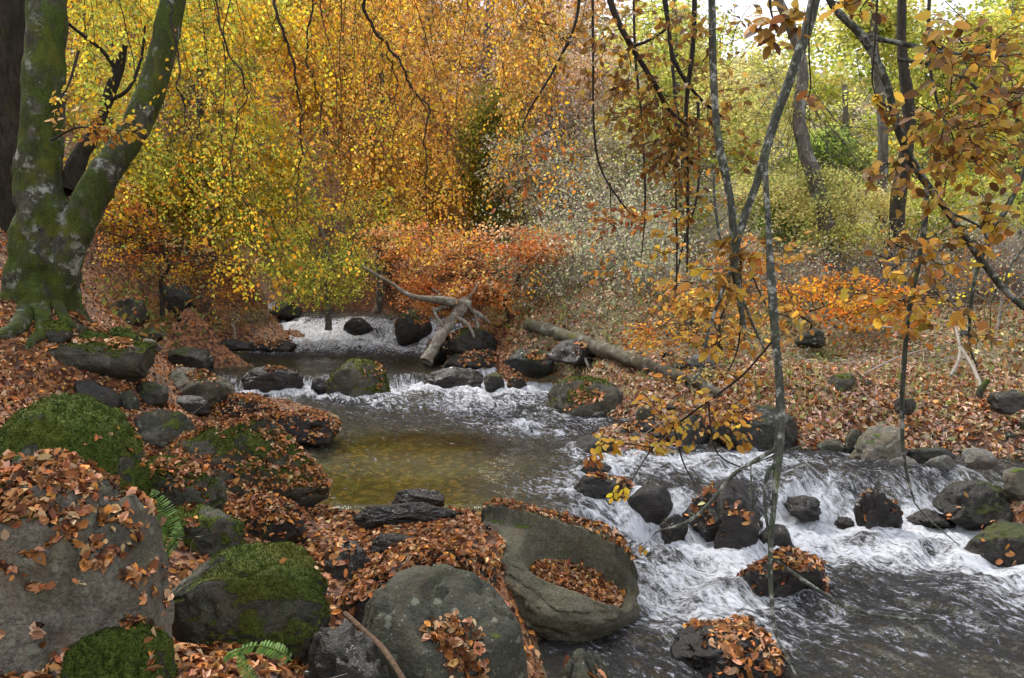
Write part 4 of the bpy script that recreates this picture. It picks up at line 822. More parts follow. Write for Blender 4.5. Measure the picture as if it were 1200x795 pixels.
bg_tree('red orange bush with one dark stem beside the pile of mossy rocks', (597, 372, 15.5), (612, 305, 15.5), 2.2, [(560, 300, 85, 45, 15.8), (515, 335, 55, 30, 16), (618, 288, 55, 24, 15.5), (490, 290, 60, 45, 16.5), (560, 345, 50, 22, 15.6)], [(.62, .22, .05), (.62, .32, .08), (.66, .40, .22), (.48, .16, .05)], bark=BARKD, name='bush', cat='bush', L=.07, nsp=110, gap=.12, disc=.35, seed=9)
bg_tree('yellow green tree at the upper right centre', (800, 330, 21), (790, -20, 21), 6, [(790, 70, 80, 80, 21), (840, 150, 60, 70, 21)], YG, seed=10, nsp=240, gap=.05)
bg_tree('leaning grey trunk with yellow layered foliage on the right', (977, 312, 16), (908, -10, 16.5), 10, [(985, 235, 75, 22, 16.5), (940, 215, 70, 18, 16.8), (880, 110, 60, 50, 17), (1000, 275, 50, 15, 16)], [(.66, .60, .20), (.56, .54, .15), (.70, .58, .24)], seed=11, nsp=110, nl=55, L=.06, disc=.5)
bg_tree('bright green young tree behind the leaning trunk', (945, 322, 20), (935, 190, 20), 5, [(935, 240, 45, 60, 20), (975, 190, 40, 40, 20)], [(.26, .36, .07), (.32, .40, .09), (.40, .44, .10)], seed=12, nsp=200, L=.11)
bg_tree('straight pale trunk left of the dark one on the right bank', (1032, 318, 17), (1028, -40, 17.5), 7, [(1090, 60, 80, 60, 18), (1020, 20, 50, 30, 18)], YG, seed=13, nsp=130, gap=.1)
bg_tree('straight dark trunk right of the pale one on the right bank', (1050, 330, 15.5), (1058, -40, 16), 9, [(1120, 130, 70, 70, 18), (1170, 60, 70, 60, 18)], YG+GOLD[:1], bark=BARKD, seed=14, nsp=150, gap=.1)
bg_tree('yellow green tree filling the upper right corner', (1200, 330, 22), (1190, -20, 22), 7, [(1160, 130, 90, 90, 22), (1230, 60, 80, 100, 22), (1120, 240, 90, 50, 21)], YG, seed=15, nsp=300, gap=0.)
bg_tree('yellow tree standing between leaning trunk and pale trunk', (1000, 320, 24), (990, 100, 24), 6, [(1000, 170, 70, 60, 24), (900, 220, 60, 60, 24)], YG+BEIGE[:2], seed=16, nsp=260, gap=0.)
bg_tree('small twisted mossy sapling on the right bank', (1158, 522, 9.6), (1158, 445, 9.6), 7, [(1150, 330, 45, 40, 10)], GOLD+COPP, bark=BARKM, name='sapling', cat='sapling', seed=17, nsp=14, nl=14, L=.05, disc=.2)
# twiggy thickets of the centre right: many fine pale stems with few leaves
def thicket(label, boxes, cols, seed, nst=500, leafn=9000, L=.055, bark=TWIGP, name='thicket', h=(1.0, 2.6), r=.006):
    rg = np.random.default_rng(seed); root = empty(name, tuple(PY(boxes[0][0], boxes[0][1], boxes[0][4]))); tag(root, label, 'bush')
    tv, lv, lc = [], [], []
    for (px, py, rx, ry, Yd) in boxes:
        c = PY(px, py, Yd); R = np.array([rx*Yd/F0, 1.4, ry*Yd/F0]); n = nst//len(boxes)
        s = c+rdir(rg, n)*R*rg.uniform(.1, 1, (n, 1)); s[:, 2] -= R[2]*.5; d = nrm(rg.normal(0, .55, (n, 3))+np.array([0, 0, .9]))
        e = s+d*rg.uniform(*h, (n, 1)); tv.append(twigs(s, e, rg, r, .12, 7))
        s2 = s+(e-s)*rg.uniform(.2, .9, (n, 1)); tv.append(twigs(np.repeat(s2, 3, 0), np.repeat(s2, 3, 0)+rdir(rg, n*3)*rg.uniform(.2, .7, (n*3, 1)), rg, r*.6, .1, 5))
        m = leafn//len(boxes); k = rg.integers(0, n, m); pos = s[k]+(e-s)[k]*rg.uniform(.15, 1.05, (m, 1))+rg.normal(0, .16, (m, 3))
        ll = L*rg.uniform(.6, 1.3, m); lv.append(diamond_arrays(pos, rdir(rg, m), rdir(rg, m)+np.array([0, -.2, .5]), ll, ll*.6)); lc.append(pal(cols, m, rg, .25))
    loc_child(mesh_np('stems', *merge(tv), bark), root); loc_child(mesh_np('leaves', *merge(lv), M_LEAF, col=np.concatenate(lc)), root)
thicket('pale grey twiggy thicket rising behind the centre right bank', [(650, 220, 70, 70, 24), (720, 190, 80, 80, 24), (640, 150, 60, 50, 26), (760, 250, 70, 60, 22)], BEIGE+PINK+PINK, 31, 240, 9000, .09, h=(2.0, 5.0), r=.022)
thicket('grey green scrub leaning over the fallen mossy trunk', [(690, 330, 60, 45, 15.5), (760, 330, 60, 50, 14.5), (640, 340, 50, 35, 16.5), (720, 280, 70, 40, 17)], BEIGE+[(.40, .46, .2), (.48, .50, .3)], 32, 320, 15000, .06, h=(.9, 2.4), r=.010)
thicket('yellow green low scrub between the red bush and the pale thicket', [(640, 300, 45, 30, 17.5), (600, 330, 30, 20, 17)], [(.45, .44, .10), (.35, .36, .08)]+BEIGE[:2], 33, 300, 7000, .055, h=(.4, 1.1), r=.005)
thicket('brown scrub with pale stems behind the small sapling', [(1130, 340, 90, 35, 14), (1190, 320, 50, 40, 13.5), (1060, 350, 50, 20, 14.5)], BEIGE+COPP, 34, 600, 7000, .05, h=(.6, 1.5), r=.007)
thicket('dry brown undergrowth at the foot of the right bank trunks', [(860, 330, 60, 35, 15), (930, 345, 60, 25, 15), (1000, 300, 90, 25, 19)], BEIGE+COPP+[(.3, .3, .1)], 35, 600, 9000, .055, h=(.5, 1.3), r=.006)
bg_tree('pale beige leaved shrub rising behind the looping twig', (650, 330, 20), (655, 170, 20.5), 2.5, [(650, 235, 60, 45, 20.5), (610, 190, 45, 40, 21), (690, 190, 50, 45, 21)], BEIGE+PINK[:2]+YG[:1], bark=TWIGP, name='shrub', cat='shrub', L=.075, nsp=150, nl=20, gap=.03, disc=.45, seed=61)
bg_tree('grey green shrub with fine pale twigs above the fallen log', (715, 370, 16.5), (720, 260, 17), 2.2, [(700, 320, 50, 36, 17), (745, 285, 48, 40, 17.5), (668, 345, 34, 24, 16.3), (770, 330, 40, 36, 16.5)], [(.54, .56, .36), (.48, .52, .30), (.62, .60, .44), (.60, .56, .26)], bark=TWIGP, name='shrub', cat='shrub', L=.06, nsp=140, nl=20, gap=.05, disc=.35, seed=62)
bg_tree('pinkish shrub tall against the orange crowns at centre', (700, 300, 26), (690, 90, 26), 3, [(640, 130, 55, 55, 26), (700, 110, 50, 55, 26), (590, 110, 45, 45, 26)], PINK+PINK+ORNG[:3], bark=TWIGP, name='tree', L=.09, nsp=260, nl=26, gap=0., disc=.5, seed=63)
bg_tree('yellow tinged shrub between looping twig and brown leaf branch', (765, 330, 21), (770, 170, 21), 2.5, [(760, 200, 50, 50, 21), (735, 160, 40, 40, 22), (800, 240, 40, 45, 20.5)], YG[:3]+BEIGE, bark=TWIGP, name='shrub', cat='shrub', L=.075, nsp=170, nl=20, gap=.04, disc=.45, seed=64)
bg_tree('low bush of bright orange leaves on the right bank', (950, 388, 12.5), (955, 350, 12.5), 1.6, [(940, 345, 55, 26, 12.5), (1010, 365, 50, 22, 12), (990, 335, 50, 18, 13), (1050, 352, 40, 20, 12)], [(.62, .24, .02), (.66, .34, .03), (.52, .16, .02)], bark=BARKD, name='bush', cat='bush', L=.065, nsp=42, nl=14, disc=.28, gap=.1, seed=18)
bg_tree('sparse orange and rust saplings beyond the fallen trunk', (845, 410, 12), (850, 330, 12), 1.8, [(840, 370, 50, 40, 12), (800, 350, 45, 30, 12.5), (870, 310, 30, 40, 12), (770, 395, 40, 22, 11.5)], [(.58, .22, .03), (.60, .36, .05), (.36, .13, .03)], bark=BARKD, name='bush', cat='bush', L=.06, nsp=45, nl=12, disc=.22, seed=19)
bg_tree('rust brown bush on the leafy slope behind the forked beech', (190, 345, 15), (195, 280, 15), 2, [(190, 290, 60, 35, 15), (255, 320, 50, 30, 16), (140, 250, 45, 40, 14.5)], COPP+GOLD[:2]+[(.3, .3, .1)], bark=BARKD, name='bush', cat='bush', L=.06, nsp=90, nl=18, disc=.3, seed=20)
BRM = [(.24, .26, .09), (.34, .28, .12), (.30, .17, .06), (.18, .22, .07), (.44, .38, .18)]
for lab, px, py, Yd, rx, ry, sd_, cc in [('low brown green bramble clump beside the mossy lump', 935, 425, 11.5, 45, 16, 71, BRM), ('bramble clump with rust leaves right of the thin green stem', 1095, 425, 11.2, 50, 18, 72, BRM+COPP[:2]), ('dull green bramble behind the small mossy sapling', 1180, 420, 11.5, 45, 22, 73, BRM),
                                       ('rust and yellow brush just beyond the fallen log', 730, 395, 13.6, 50, 20, 74, COPP+YG[:2]+BRM), ('pale brush below the red orange bush', 625, 368, 15.6, 35, 16, 75, BEIGE+COPP[:2]), ('thin orange brush at the end of the fallen log', 830, 440, 10.9, 40, 18, 76, ORNG+BRM),
                                       ('dark bramble under the orange bushes of the right bank', 1010, 395, 12.3, 55, 14, 77, BRM), ('copper leaved brush on the far shore left of the rapid', 275, 372, 17.5, 50, 14, 78, COPP+BRM)]:
    bg_tree(lab, (px, py+14, Yd), (px+4, py-8, Yd), 1.0, [(px, py, rx, ry, Yd), (px+rx*.5, py-ry*.3, rx*.5, ry, Yd+.3)], cc, bark=TWIGP, name='bush', cat='bush', L=.05, nsp=34, nl=16, disc=.2, gap=0., seed=sd_)
# far wood
rg = np.random.default_rng(55); V_, C_ = [], []
for (px, py, rx, ry, Yd, cols, n) in [(60, 60, 200, 200, 33, GOLD+LIME+OLIVE, 700), (260, 60, 170, 190, 34, LIME+GOLD, 700), (430, 60, 170, 220, 36, GOLD+ORNG, 800), (600, 60, 150, 190, 38, ORNG+PINK+BEIGE, 700), (640, 240, 120, 80, 34, BEIGE+PINK, 500),
                                       (760, 200, 140, 120, 38, BEIGE+YG, 700), (780, 60, 80, 60, 40, YG, 140), (900, 220, 160, 100, 38, YG+BEIGE, 600), (1080, 220, 170, 100, 38, YG+BEIGE, 600), (1230, 140, 150, 180, 36, YG+OLIVE, 600), (1000, 90, 120, 70, 40, YG, 330), (-150, 60, 200, 300, 30, GOLD+LIME, 500), (1400, 60, 220, 300, 32, YG, 500)]:
    c = PY(px, py, Yd); R = np.array([rx*Yd/F0, 4, ry*Yd/F0]); _, a, col = spray_crown(c, R, n, 34, rg, cols, .24, None, 1.1, seed=int(abs(px))+3, gap=-.35, hollow=0); V_.append(a); C_.append(col)
o = mesh_np('far_woodland', *merge(V_), M_LEAF, col=np.concatenate(C_)); tag(o, 'far autumn wood of yellow, orange and pale green crowns on the slopes', 'woodland', kind='stuff')
# leafy ground cover on right bank
rg = np.random.default_rng(56); x = rg.uniform(0, 14, 90000); y = rg.uniform(9.3, 21, 90000)
k = (ground0(x, y) > water_z(x, y)+.25) & (fbm(np.c_[x, y, x*0]*.9, 71, 3) > rg.uniform(-.4, .5, len(x))); x, y = x[k], y[k]
P, Nn = ground_pts(x, y); n = len(x); d = nrm(rg.normal(0, .5, (n, 3))+np.array([0, 0, 1.])); ll = rg.uniform(.04, .15, n)*(.5+y/24)
V, Fq = diamond_arrays(P+d*ll[:, None]*.5, d, rdir(rg, n), ll, rg.uniform(.014, .045, n)); o = mesh_np('undergrowth', V, Fq, M_LEAF, col=pal([(.24, .24, .08), (.34, .27, .13), (.15, .19, .05), (.42, .34, .2), (.30, .16, .07), (.34, .13, .05), (.26, .28, .10)], n, rg, .25))
tag(o, 'low grass, bracken and bramble growing on the right bank', 'undergrowth', kind='stuff')

x = np.r_[rg.uniform(-5, .6, 260), rg.uniform(.5, 9, 900)]; y = np.r_[rg.uniform(3, 12, 260), rg.uniform(8.3, 14, 900)]; k = ground0(x, y) > water_z(x, y)+.02; x, y = x[k], y[k]; n = len(x)
P, _ = ground_pts(x, y); d = nrm(np.c_[rg.normal(0, 1, n), rg.normal(0, 1, n), rg.uniform(-.05, .35, n)]); o = mesh_np('fallen_twigs', *twigs(P+[0, 0, .02], P+[0, 0, .03]+d*rg.uniform(.08, .45, (n, 1)), rg, .0045, .12), TWIGP); tag(o, 'small dead twigs strewn over the leaf litter of both banks', 'twigs', kind='stuff')
x = rg.uniform(-13, 0, 60000); y = rg.uniform(13, 30, 60000)
k = (ground0(x, y) > water_z(x, y)+.35) & (fbm(np.c_[x, y, x*0]*.55, 81, 3) > rg.uniform(.0, .6, len(x))); x, y = x[k], y[k]
P, Nn = ground_pts(x, y); n = len(x); d = nrm(rg.normal(0, .8, (n, 3))+np.array([0, 0, .7])); ll = rg.uniform(.05, .16, n); hh = rg.uniform(0, .45, (n, 1))*np.array([0, 0, 1.])
V, Fq = diamond_arrays(P+hh+d*ll[:, None]*.5, d, rdir(rg, n), ll, ll*.45); o = mesh_np('undergrowth', V, Fq, M_LEAF, col=pal([(.16, .18, .04), (.10, .12, .03), (.26, .16, .05), (.30, .12, .03), (.20, .22, .06)], n, rg, .3))
tag(o, 'dark bramble and fern cover on the slope behind the forked beech', 'undergrowth', kind='stuff')
# ------------------------------------------------------------------ fallen logs and sticks
def log(name, label, spec, rp, mat, cat='log', n=60, sides=20, wob=.16, seed=3, extra=None, leaf=0):
    V, Fq = limb(spec, rp, n, sides, wob, seed)
    c = V.reshape(n, sides, 3)                                         # cap the ends
    caps = np.stack([c[0].mean(0), c[-1].mean(0)]); b = len(V); V = np.vstack([V, caps]); j = np.arange(sides); jn = (j+1) % sides
    f = np.concatenate([np.stack([j, jn, jn*0+b, jn*0+b], -1), np.stack([j+(n-1)*sides, jn+(n-1)*sides, jn*0+b+1, jn*0+b+1], -1)])
    me_parts = [(V, Fq)]+(extra or []); V, Fq = merge(me_parts)
    tri = f[:, :3]
    base_ = PY(*spec[0]); root = bpy.data.objects.new(name, None)
    me = bpy.data.meshes.new(name); loc = np.array(base_)
    me.from_pydata((V-loc).tolist(), [], Fq.tolist()+tri.tolist()); me.polygons.foreach_set('use_smooth', [True]*len(me.polygons)); me.materials.append(mat)
    o = bpy.data.objects.new(name, me); COL.objects.link(o); o.location = loc; tag(o, label, cat); return o
log('fallen_log', 'thick mossy fallen trunk lying down the right bank', [PG(618, 380, .16), PG(660, 393, .16), PG(710, 411, .15), PG(760, 429, .13), PG(812, 446, .11), PG(845, 462, .05)], [7, 8, 8.5, 7.5, 6.5, 4], bark_material('mossy_log_bark', (.17, .145, .105), (.05, .042, .03), .5, (.10, .11, .035), patches=.4), wob=.35, extra=[limb([(690, 402, 13.6), (696, 392, 13.6), (704, 384, 13.6)], [4, 3, 2], 8, 7), limb([(640, 388, 14.6), (650, 372, 14.6), (664, 360, 14.6)], [3, 2, 1], 10, 6)])
log('leaning_log', 'pale barkless log propped against the rocks by the rapid', [(500, 424, 14.1), (510, 404, 14.3), (526, 380, 14.6), (540, 362, 14.8), (546, 350, 14.9)], [8, 6, 7, 8, 5], LOGP, wob=.5, extra=[limb([(522, 386, 14.5), (512, 372, 14.5), (508, 360, 14.6)], [3, 2, 1], 10, 6), limb([(534, 372, 14.6), (548, 380, 14.5), (556, 396, 14.4)], [3, 2.4, 1.5], 10, 6)])
log('driftwood', 'broken grey driftwood jammed among the rocks above the leaning log', [(508, 366, 15.2), (528, 358, 15.1), (552, 364, 15), (574, 378, 14.9)], [3, 4, 4, 2], LOGP, 'driftwood', 24, 8, .4, extra=[limb([(540, 360, 15), (552, 346, 15), (560, 334, 15.1)], [3, 2, 1], 10, 6), limb([(556, 366, 15), (560, 384, 14.8), (556, 400, 14.7)], [2.5, 2, 1.2], 10, 6), limb([(520, 360, 15.1), (516, 346, 15.1), (506, 338, 15.2)], [2.4, 1.6, .8], 10, 6)])
log('fallen_branch', 'long bleached branch lying above the upper rapid', [(424, 312, 15.3), (455, 330, 15.1), (482, 347, 14.9), (515, 352, 14.8), (552, 358, 14.8)], [1.2, 1.8, 2.6, 5, 6], LOGP, 'branch', 40, 10)
log('fallen_stick', 'brown stick leaning on the smooth boulder at the bottom', [(404, 719, 3.72), (425, 738, 3.55), (450, 762, 3.35), (476, 802, 3.05)], [3.2, 3.6, 3.8, 4], bark_material('stick_bark', (.16, .10, .06), (.07, .045, .03), 0), 'stick', 40, 10)
log('dead_branch', 'bleached broken branch standing in the scrub at far right', [(1176, 335, 12), (1172, 370, 11.9), (1168, 395, 11.8)], [2, 2, 1.6], LOGP, 'branch', 20, 6, extra=[limb([(1172, 366, 11.9), (1190, 352, 11.9), (1204, 340, 11.9)], [1.5, 1.2, .8], 12, 5)])
log('tangled_roots', 'tangle of dead roots under the fallen mossy trunk', [(684, 424, 13), (700, 412, 13.2), (722, 432, 12.8), (742, 440, 12.4)], [3, 3.4, 3, 2], TWIGP, 'roots', 24, 7, extra=[limb([(700, 412, 13.2), (712, 428, 12.7), (716, 442, 12.4)], [2.5, 2, 1.2], 14, 6), limb([(716, 420, 12.9), (736, 432, 12.4), (734, 452, 12.0)], [2, 1.6, 1], 14, 6), limb([(690, 430, 12.8), (684, 415, 13), (688, 405, 13.2)], [2, 1.8, 1], 12, 6), limb([(742, 436, 12.4), (760, 442, 12), (776, 458, 11.6)], [2.2, 1.8, 1], 14, 6)])
log('bank_shade_strip', 'dark strip standing for the shadow line of the bank across the upper pool', [(182, 398, 17), (215, 401, 16.6), (262, 404, 16.2)], [2.5, 3.5, 3], WET, 'log', 24, 10)  # dark tube put in for the shadow line under the bank edge
log('dead_branch', 'grey dead stems arching over grass beside the thin green branch', [(1020, 382, 11), (1050, 384, 11), (1090, 380, 11), (1120, 384, 11)], [1.2, 1.2, 1, .8], TWIGP, 'branch', 24, 5, extra=[limb([(1120, 384, 11), (1124, 420, 10.5), (1100, 460, 10), (1074, 494, 9.6)], [1.6, 2, 2.4, 2], 26, 6), limb([(1124, 405, 10.7), (1140, 430, 10.3), (1150, 455, 9.8)], [2, 2.2, 3], 20, 6), limb([(1010, 440, 10.2), (1050, 420, 10.5), (1100, 405, 10.8)], [1, 1, .7], 20, 5)])

# ------------------------------------------------------------------ near hanging branches on the right
BROWN = [(.26, .14, .03), (.20, .10, .025), (.34, .19, .04), (.15, .07, .02), (.38, .25, .05)]
YBR = [(.52, .32, .04), (.58, .38, .05), (.42, .22, .04), (.36, .16, .03)]
def near_branch(label, mains, mat, sprays=None, seed=1, name='hanging_branch', cat='branch', Ldef=.07):
    """mains: [(spec, radii_px)]; sprays: (px,py,Y,rad_px,n_twigs,leaves_per_twig,cols)"""
    rg = np.random.default_rng(seed); o = mesh_np(name, *merge([limb(s, r, max(24, len(s)*9), 9, .22, seed+i) for i, (s, r) in enumerate(mains)]), mat)
    tag(o, label, cat)
    allp = np.concatenate([smooth_path(PL(s), np.ones(len(s)), 60)[0] for s, r in mains])
    tv, lv, lc = [], [], []
    for (px, py, Yd, rad, nt_, nl, cols) in (sprays or []):
        cols = list(cols)+[(.50, .30, .05)]
        c = PY(px, py, Yd); R = rad*Yd/F0
        nt_ = int(nt_*1.6); e = c+rdir(rg, nt_)*np.array([1.25, .9, .95])*R*rg.uniform(.4, 1.15, (nt_, 1))
        j = np.argmin(((allp[None]-c)**2).sum(-1), 1)[0]; hub = allp[j]
        mid = hub+(c-hub)*.35; s = mid+(e-mid)*rg.uniform(0, .6, (nt_, 1))+rg.normal(0, R*.15, (nt_, 3))
        if np.linalg.norm(c-hub) > .02: tv.append(twigs(np.array([hub]), np.array([mid]), rg, .004, .1, 6))
        tv.append(twigs(s, e, rg, .0028, .1, 6))
        idx = np.repeat(np.arange(nt_), nl); m = len(idx); u = rg.uniform(.1, 1.05, (m, 1)); pos = s[idx]+(e-s)[idx]*u+rg.normal(0, .012, (m, 3))
        tan = nrm((e-s)[idx]); d = nrm(tan*.5+rdir(rg, m)*np.array([1, 1, .3])*.9+np.array([0, 0, -.35])); nn = nrm(rg.normal(0, .55, (m, 3))+np.array([0, -.45, .8]))
        ll = Ldef*rg.uniform(.65, 1.2, m); lv.append(fine_leaf_arrays(pos, d, nn, ll, ll*rg.uniform(.5, .66, m), .2, rg.uniform(0, .4, (m, 1)))); lc.append(np.repeat(pal(cols, m, rg, .2), 6, 0))
    if tv: mesh_np('twigs', *merge(tv), TWIG, parent=o)
    if lv: mesh_np('leaves', *merge(lv), M_LEAF, parent=o, col=np.concatenate(lc))
    return o
near_branch('forked lichen covered branch hanging down right of centre', [([(965, -60, 4.4), (950, 20, 4.4), (926, 92, 4.4), (905, 150, 4.4), (890, 205, 4.4), (870, 262, 4.4), (860, 302, 4.4), (866, 345, 4.4), (872, 385, 4.4)], [8, 6.5, 6, 5.6, 5, 4.6, 5.5, 4, 2.2]),
    ([(832, -60, 4.5), (834, 0, 4.5), (836, 90, 4.5), (842, 165, 4.45), (856, 235, 4.4), (861, 300, 4.4)], [4, 4, 4.2, 4.6, 4.6, 4.4]), ([(862, 305, 4.4), (845, 345, 4.35), (830, 390, 4.3), (822, 430, 4.25), (806, 455, 4.2)], [2.6, 2.6, 2, 1.8, 1.2]),
    ([(866, 340, 4.4), (884, 385, 4.4), (896, 410, 4.4)], [2, 1.6, 1]), ([(845, 290, 4.42), (838, 240, 4.5), (836, 200, 4.6)], [1.6, 1.4, 1])], BARKL,
    [(840, 330, 4.35, 45, 9, 4, YBR), (880, 300, 4.4, 40, 8, 4, YBR+BROWN), (830, 400, 4.3, 30, 6, 3, YBR)], 41)
near_branch('long pale speckled stem dangling down over the lower rapid', [([(922, 98, 4.35), (904, 150, 4.3), (897, 190, 4.25), (900, 260, 4.2), (904, 330, 4.1), (909, 400, 4.0), (914, 460, 3.95), (913, 520, 3.9), (908, 580, 3.85), (903, 640, 3.8), (904, 700, 3.75), (910, 745, 3.7), (932, 790, 3.6)], [3.2, 3.4, 3.6, 3.8, 4.6, 5, 5.4, 5.6, 4, 3.2, 2.8, 2.4, 1.2]),
    ([(912, 525, 3.9), (885, 540, 3.9), (858, 558, 3.95), (832, 590, 4.0), (805, 612, 4.0), (772, 622, 4.05)], [3, 2.6, 2.4, 2.4, 2, .9]), ([(912, 540, 3.88), (898, 560, 3.88), (897, 600, 3.85), (904, 640, 3.82)], [2.4, 2.2, 2, 1.6]),
    ([(905, 655, 3.8), (930, 672, 3.75), (962, 694, 3.7), (1000, 714, 3.65), (1050, 724, 3.6), (1110, 727, 3.55)], [2.2, 2.6, 2.8, 2.4, 1.8, .8]), ([(880, 545, 3.9), (882, 590, 3.9), (892, 625, 3.88)], [1.2, 1.1, .8]), ([(905, 535, 3.9), (940, 522, 3.92), (870, 548, 3.9)], [1.5, 1, 1])], BARKL,
    [(745, 650, 4.0, 12, 3, 1, YBR), (925, 660, 3.75, 12, 3, 2, BROWN)], 42, Ldef=.045)
near_branch('thick dark bough curving across the upper right', [([(955, -50, 3.6), (975, 5, 3.6), (1012, 45, 3.6), (1038, 95, 3.6), (1052, 150, 3.6), (1072, 195, 3.6), (1108, 245, 3.6), (1148, 302, 3.6), (1182, 345, 3.6), (1225, 380, 3.6)], [3.4, 3.8, 4.3, 4.3, 4.3, 4.3, 4.1, 3.9, 3.4, 3]),
    ([(1012, 42, 3.6), (1060, 52, 3.55), (1110, 62, 3.5), (1160, 66, 3.5), (1215, 62, 3.5)], [3.4, 3, 2.5, 2, 1.5]), ([(1215, 165, 3.7), (1190, 225, 3.65), (1165, 270, 3.6), (1149, 305, 3.6)], [3, 3, 3.2, 3]), ([(1086, 215, 3.6), (1084, 260, 3.6), (1076, 310, 3.6), (1066, 360, 3.6), (1060, 420, 3.6), (1057, 480, 3.6), (1060, 540, 3.55), (1072, 590, 3.5)], [3, 3.4, 3.4, 3, 3, 2.6, 2, 1]),
    ([(1148, 305, 3.6), (1140, 340, 3.6), (1136, 400, 3.6), (1145, 430, 3.6)], [2.6, 2.2, 1.6, 1]), ([(1052, 70, 3.55), (1100, 78, 3.5), (1140, 100, 3.45), (1180, 140, 3.4), (1215, 165, 3.4)], [2, 1.8, 1.6, 1.3, 1]), ([(1110, 248, 3.6), (1150, 268, 3.55), (1160, 300, 3.5)], [1.6, 1.4, .9]),
    ([(1182, 345, 3.6), (1180, 320, 3.65), (1200, 290, 3.7)], [1.6, 1.4, 1]), ([(1072, 590, 3.5), (1090, 610, 3.45), (1125, 640, 3.4)], [1, 1, .6]), ([(1089, 0, 3.4), (1088, 60, 3.4), (1096, 110, 3.4), (1110, 150, 3.4)], [2, 2, 1.5, .9])], BARKB,
    [(1105, 45, 2.9, 40, 6, 4, BROWN), (1180, 30, 2.8, 45, 7, 4, BROWN), (1150, 100, 3.0, 55, 9, 4, BROWN+YBR), (1110, 130, 3.0, 45, 8, 4, BROWN), (1185, 150, 3.0, 50, 9, 4, YBR+BROWN), (1160, 205, 3.1, 45, 9, 4, BROWN+YBR), (1090, 180, 3.3, 45, 9, 4, BROWN), (1100, 230, 3.4, 30, 5, 4, BROWN),
     (1045, 205, 3.5, 35, 7, 4, BROWN), (1130, 60, 3.2, 60, 12, 4, BROWN), (1170, 250, 3.2, 40, 8, 4, BROWN+YBR), (1140, 160, 3.3, 60, 14, 4, BROWN), (1185, 90, 3.2, 40, 9, 4, BROWN), (1060, 130, 3.6, 30, 5, 4, BROWN), (1120, 280, 3.4, 40, 7, 4, YBR), (1080, 290, 3.3, 55, 10, 3, YBR+BROWN), (1100, 350, 3.3, 50, 9, 4, YBR), (1050, 350, 3.4, 45, 8, 4, YBR), (1010, 300, 3.5, 40, 4, 2, YBR+BROWN), (1150, 390, 3.4, 35, 5, 3, YBR+BROWN), (1080, 385, 3.4, 30, 5, 4, YBR)], 43, 'hanging_bough', Ldef=.050)
near_branch('dark branch with dense brown leaves at the upper centre right', [([(700, -60, 4.8), (718, 10, 4.8), (740, 55, 4.8), (765, 95, 4.8), (785, 130, 4.8), (810, 150, 4.8)], [5, 4, 3.4, 3, 2.4, 1.2]), ([(740, 55, 4.8), (765, 45, 4.8), (800, 20, 4.7)], [2, 1.8, 1])], TWIG,
    [(745, 75, 4.8, 40, 10, 5, BROWN), (770, 120, 4.8, 45, 16, 6, BROWN), (745, 150, 4.8, 40, 14, 6, BROWN), (720, 110, 4.9, 30, 9, 5, BROWN), (770, 20, 4.6, 45, 9, 4, BROWN), (700, 45, 4.8, 30, 8, 4, BROWN), (780, 195, 4.8, 40, 12, 5, BROWN)], 44, Ldef=.050)
near_branch('dark branch just right of the densest brown leaves, bending right', [([(770, -60, 5), (782, 20, 5), (790, 70, 5), (815, 110, 5), (850, 140, 5)], [3.4, 3, 2.4, 1.8, 1])], TWIG,
    [(790, 165, 4.8, 50, 14, 6, BROWN), (830, 135, 4.9, 45, 12, 5, BROWN), (840, 60, 4.6, 45, 8, 4, BROWN), (880, 20, 4.2, 45, 7, 4, BROWN), (860, 95, 4.9, 30, 6, 4, BROWN)], 144, Ldef=.050)
near_branch('long straight dark twig left of the forked lichened branch', [([(815, -50, 4.9), (812, 50, 4.9), (804, 130, 4.9), (806, 230, 4.8), (805, 320, 4.8)], [3, 3, 2.4, 2, 1])], TWIG,
    [(820, 20, 4.4, 40, 7, 4, BROWN), (860, 180, 4.9, 40, 9, 5, BROWN+YBR), (810, 240, 4.8, 45, 10, 4, BROWN+YBR), (800, 290, 4.8, 35, 6, 4, YBR), (790, 180, 4.8, 40, 10, 5, BROWN)], 145, Ldef=.050)
near_branch('thin looping twig dangling at the centre', [([(694, -60, 5), (695, 60, 5), (696, 150, 5), (705, 200, 5), (730, 240, 5), (745, 255, 5)], [1.8, 1.5, 1.3, 1.2, 1, .6]), ([(715, 215, 5), (716, 250, 5)], [.9, .5])], TWIG,
    [(700, 90, 5.2, 25, 5, 4, BROWN), (680, 180, 5.3, 30, 5, 3, BROWN), (735, 255, 5, 22, 6, 3, COPP)], 45, Ldef=.050)
near_branch('dark twig slanting down to the left of the looping one', [([(680, -60, 5.4), (676, 20, 5.4), (650, 80, 5.4), (620, 130, 5.4), (612, 150, 5.4)], [2.2, 1.8, 1.5, 1.1, .7])], TWIG,
    [(630, 20, 5.2, 40, 9, 4, BROWN), (665, 60, 5.3, 35, 7, 4, BROWN+ORNG), (620, 110, 5.4, 30, 6, 4, BROWN), (640, 190, 5.8, 40, 8, 4, COPP), (610, 230, 5.8, 35, 7, 4, COPP)], 146, Ldef=.050)
near_branch('rust leaved twig hanging before the pale shrubs', [([(742, -60, 6), (744, 60, 6), (752, 140, 6), (756, 235, 6), (752, 300, 6)], [1.6, 1.6, 1.3, 1.2, .7])], TWIG,
    [(735, 255, 6, 30, 9, 4, COPP), (690, 265, 6, 35, 10, 4, COPP), (715, 310, 6, 28, 6, 4, COPP+ORNG), (770, 260, 6, 35, 8, 4, COPP)], 46, Ldef=.050)
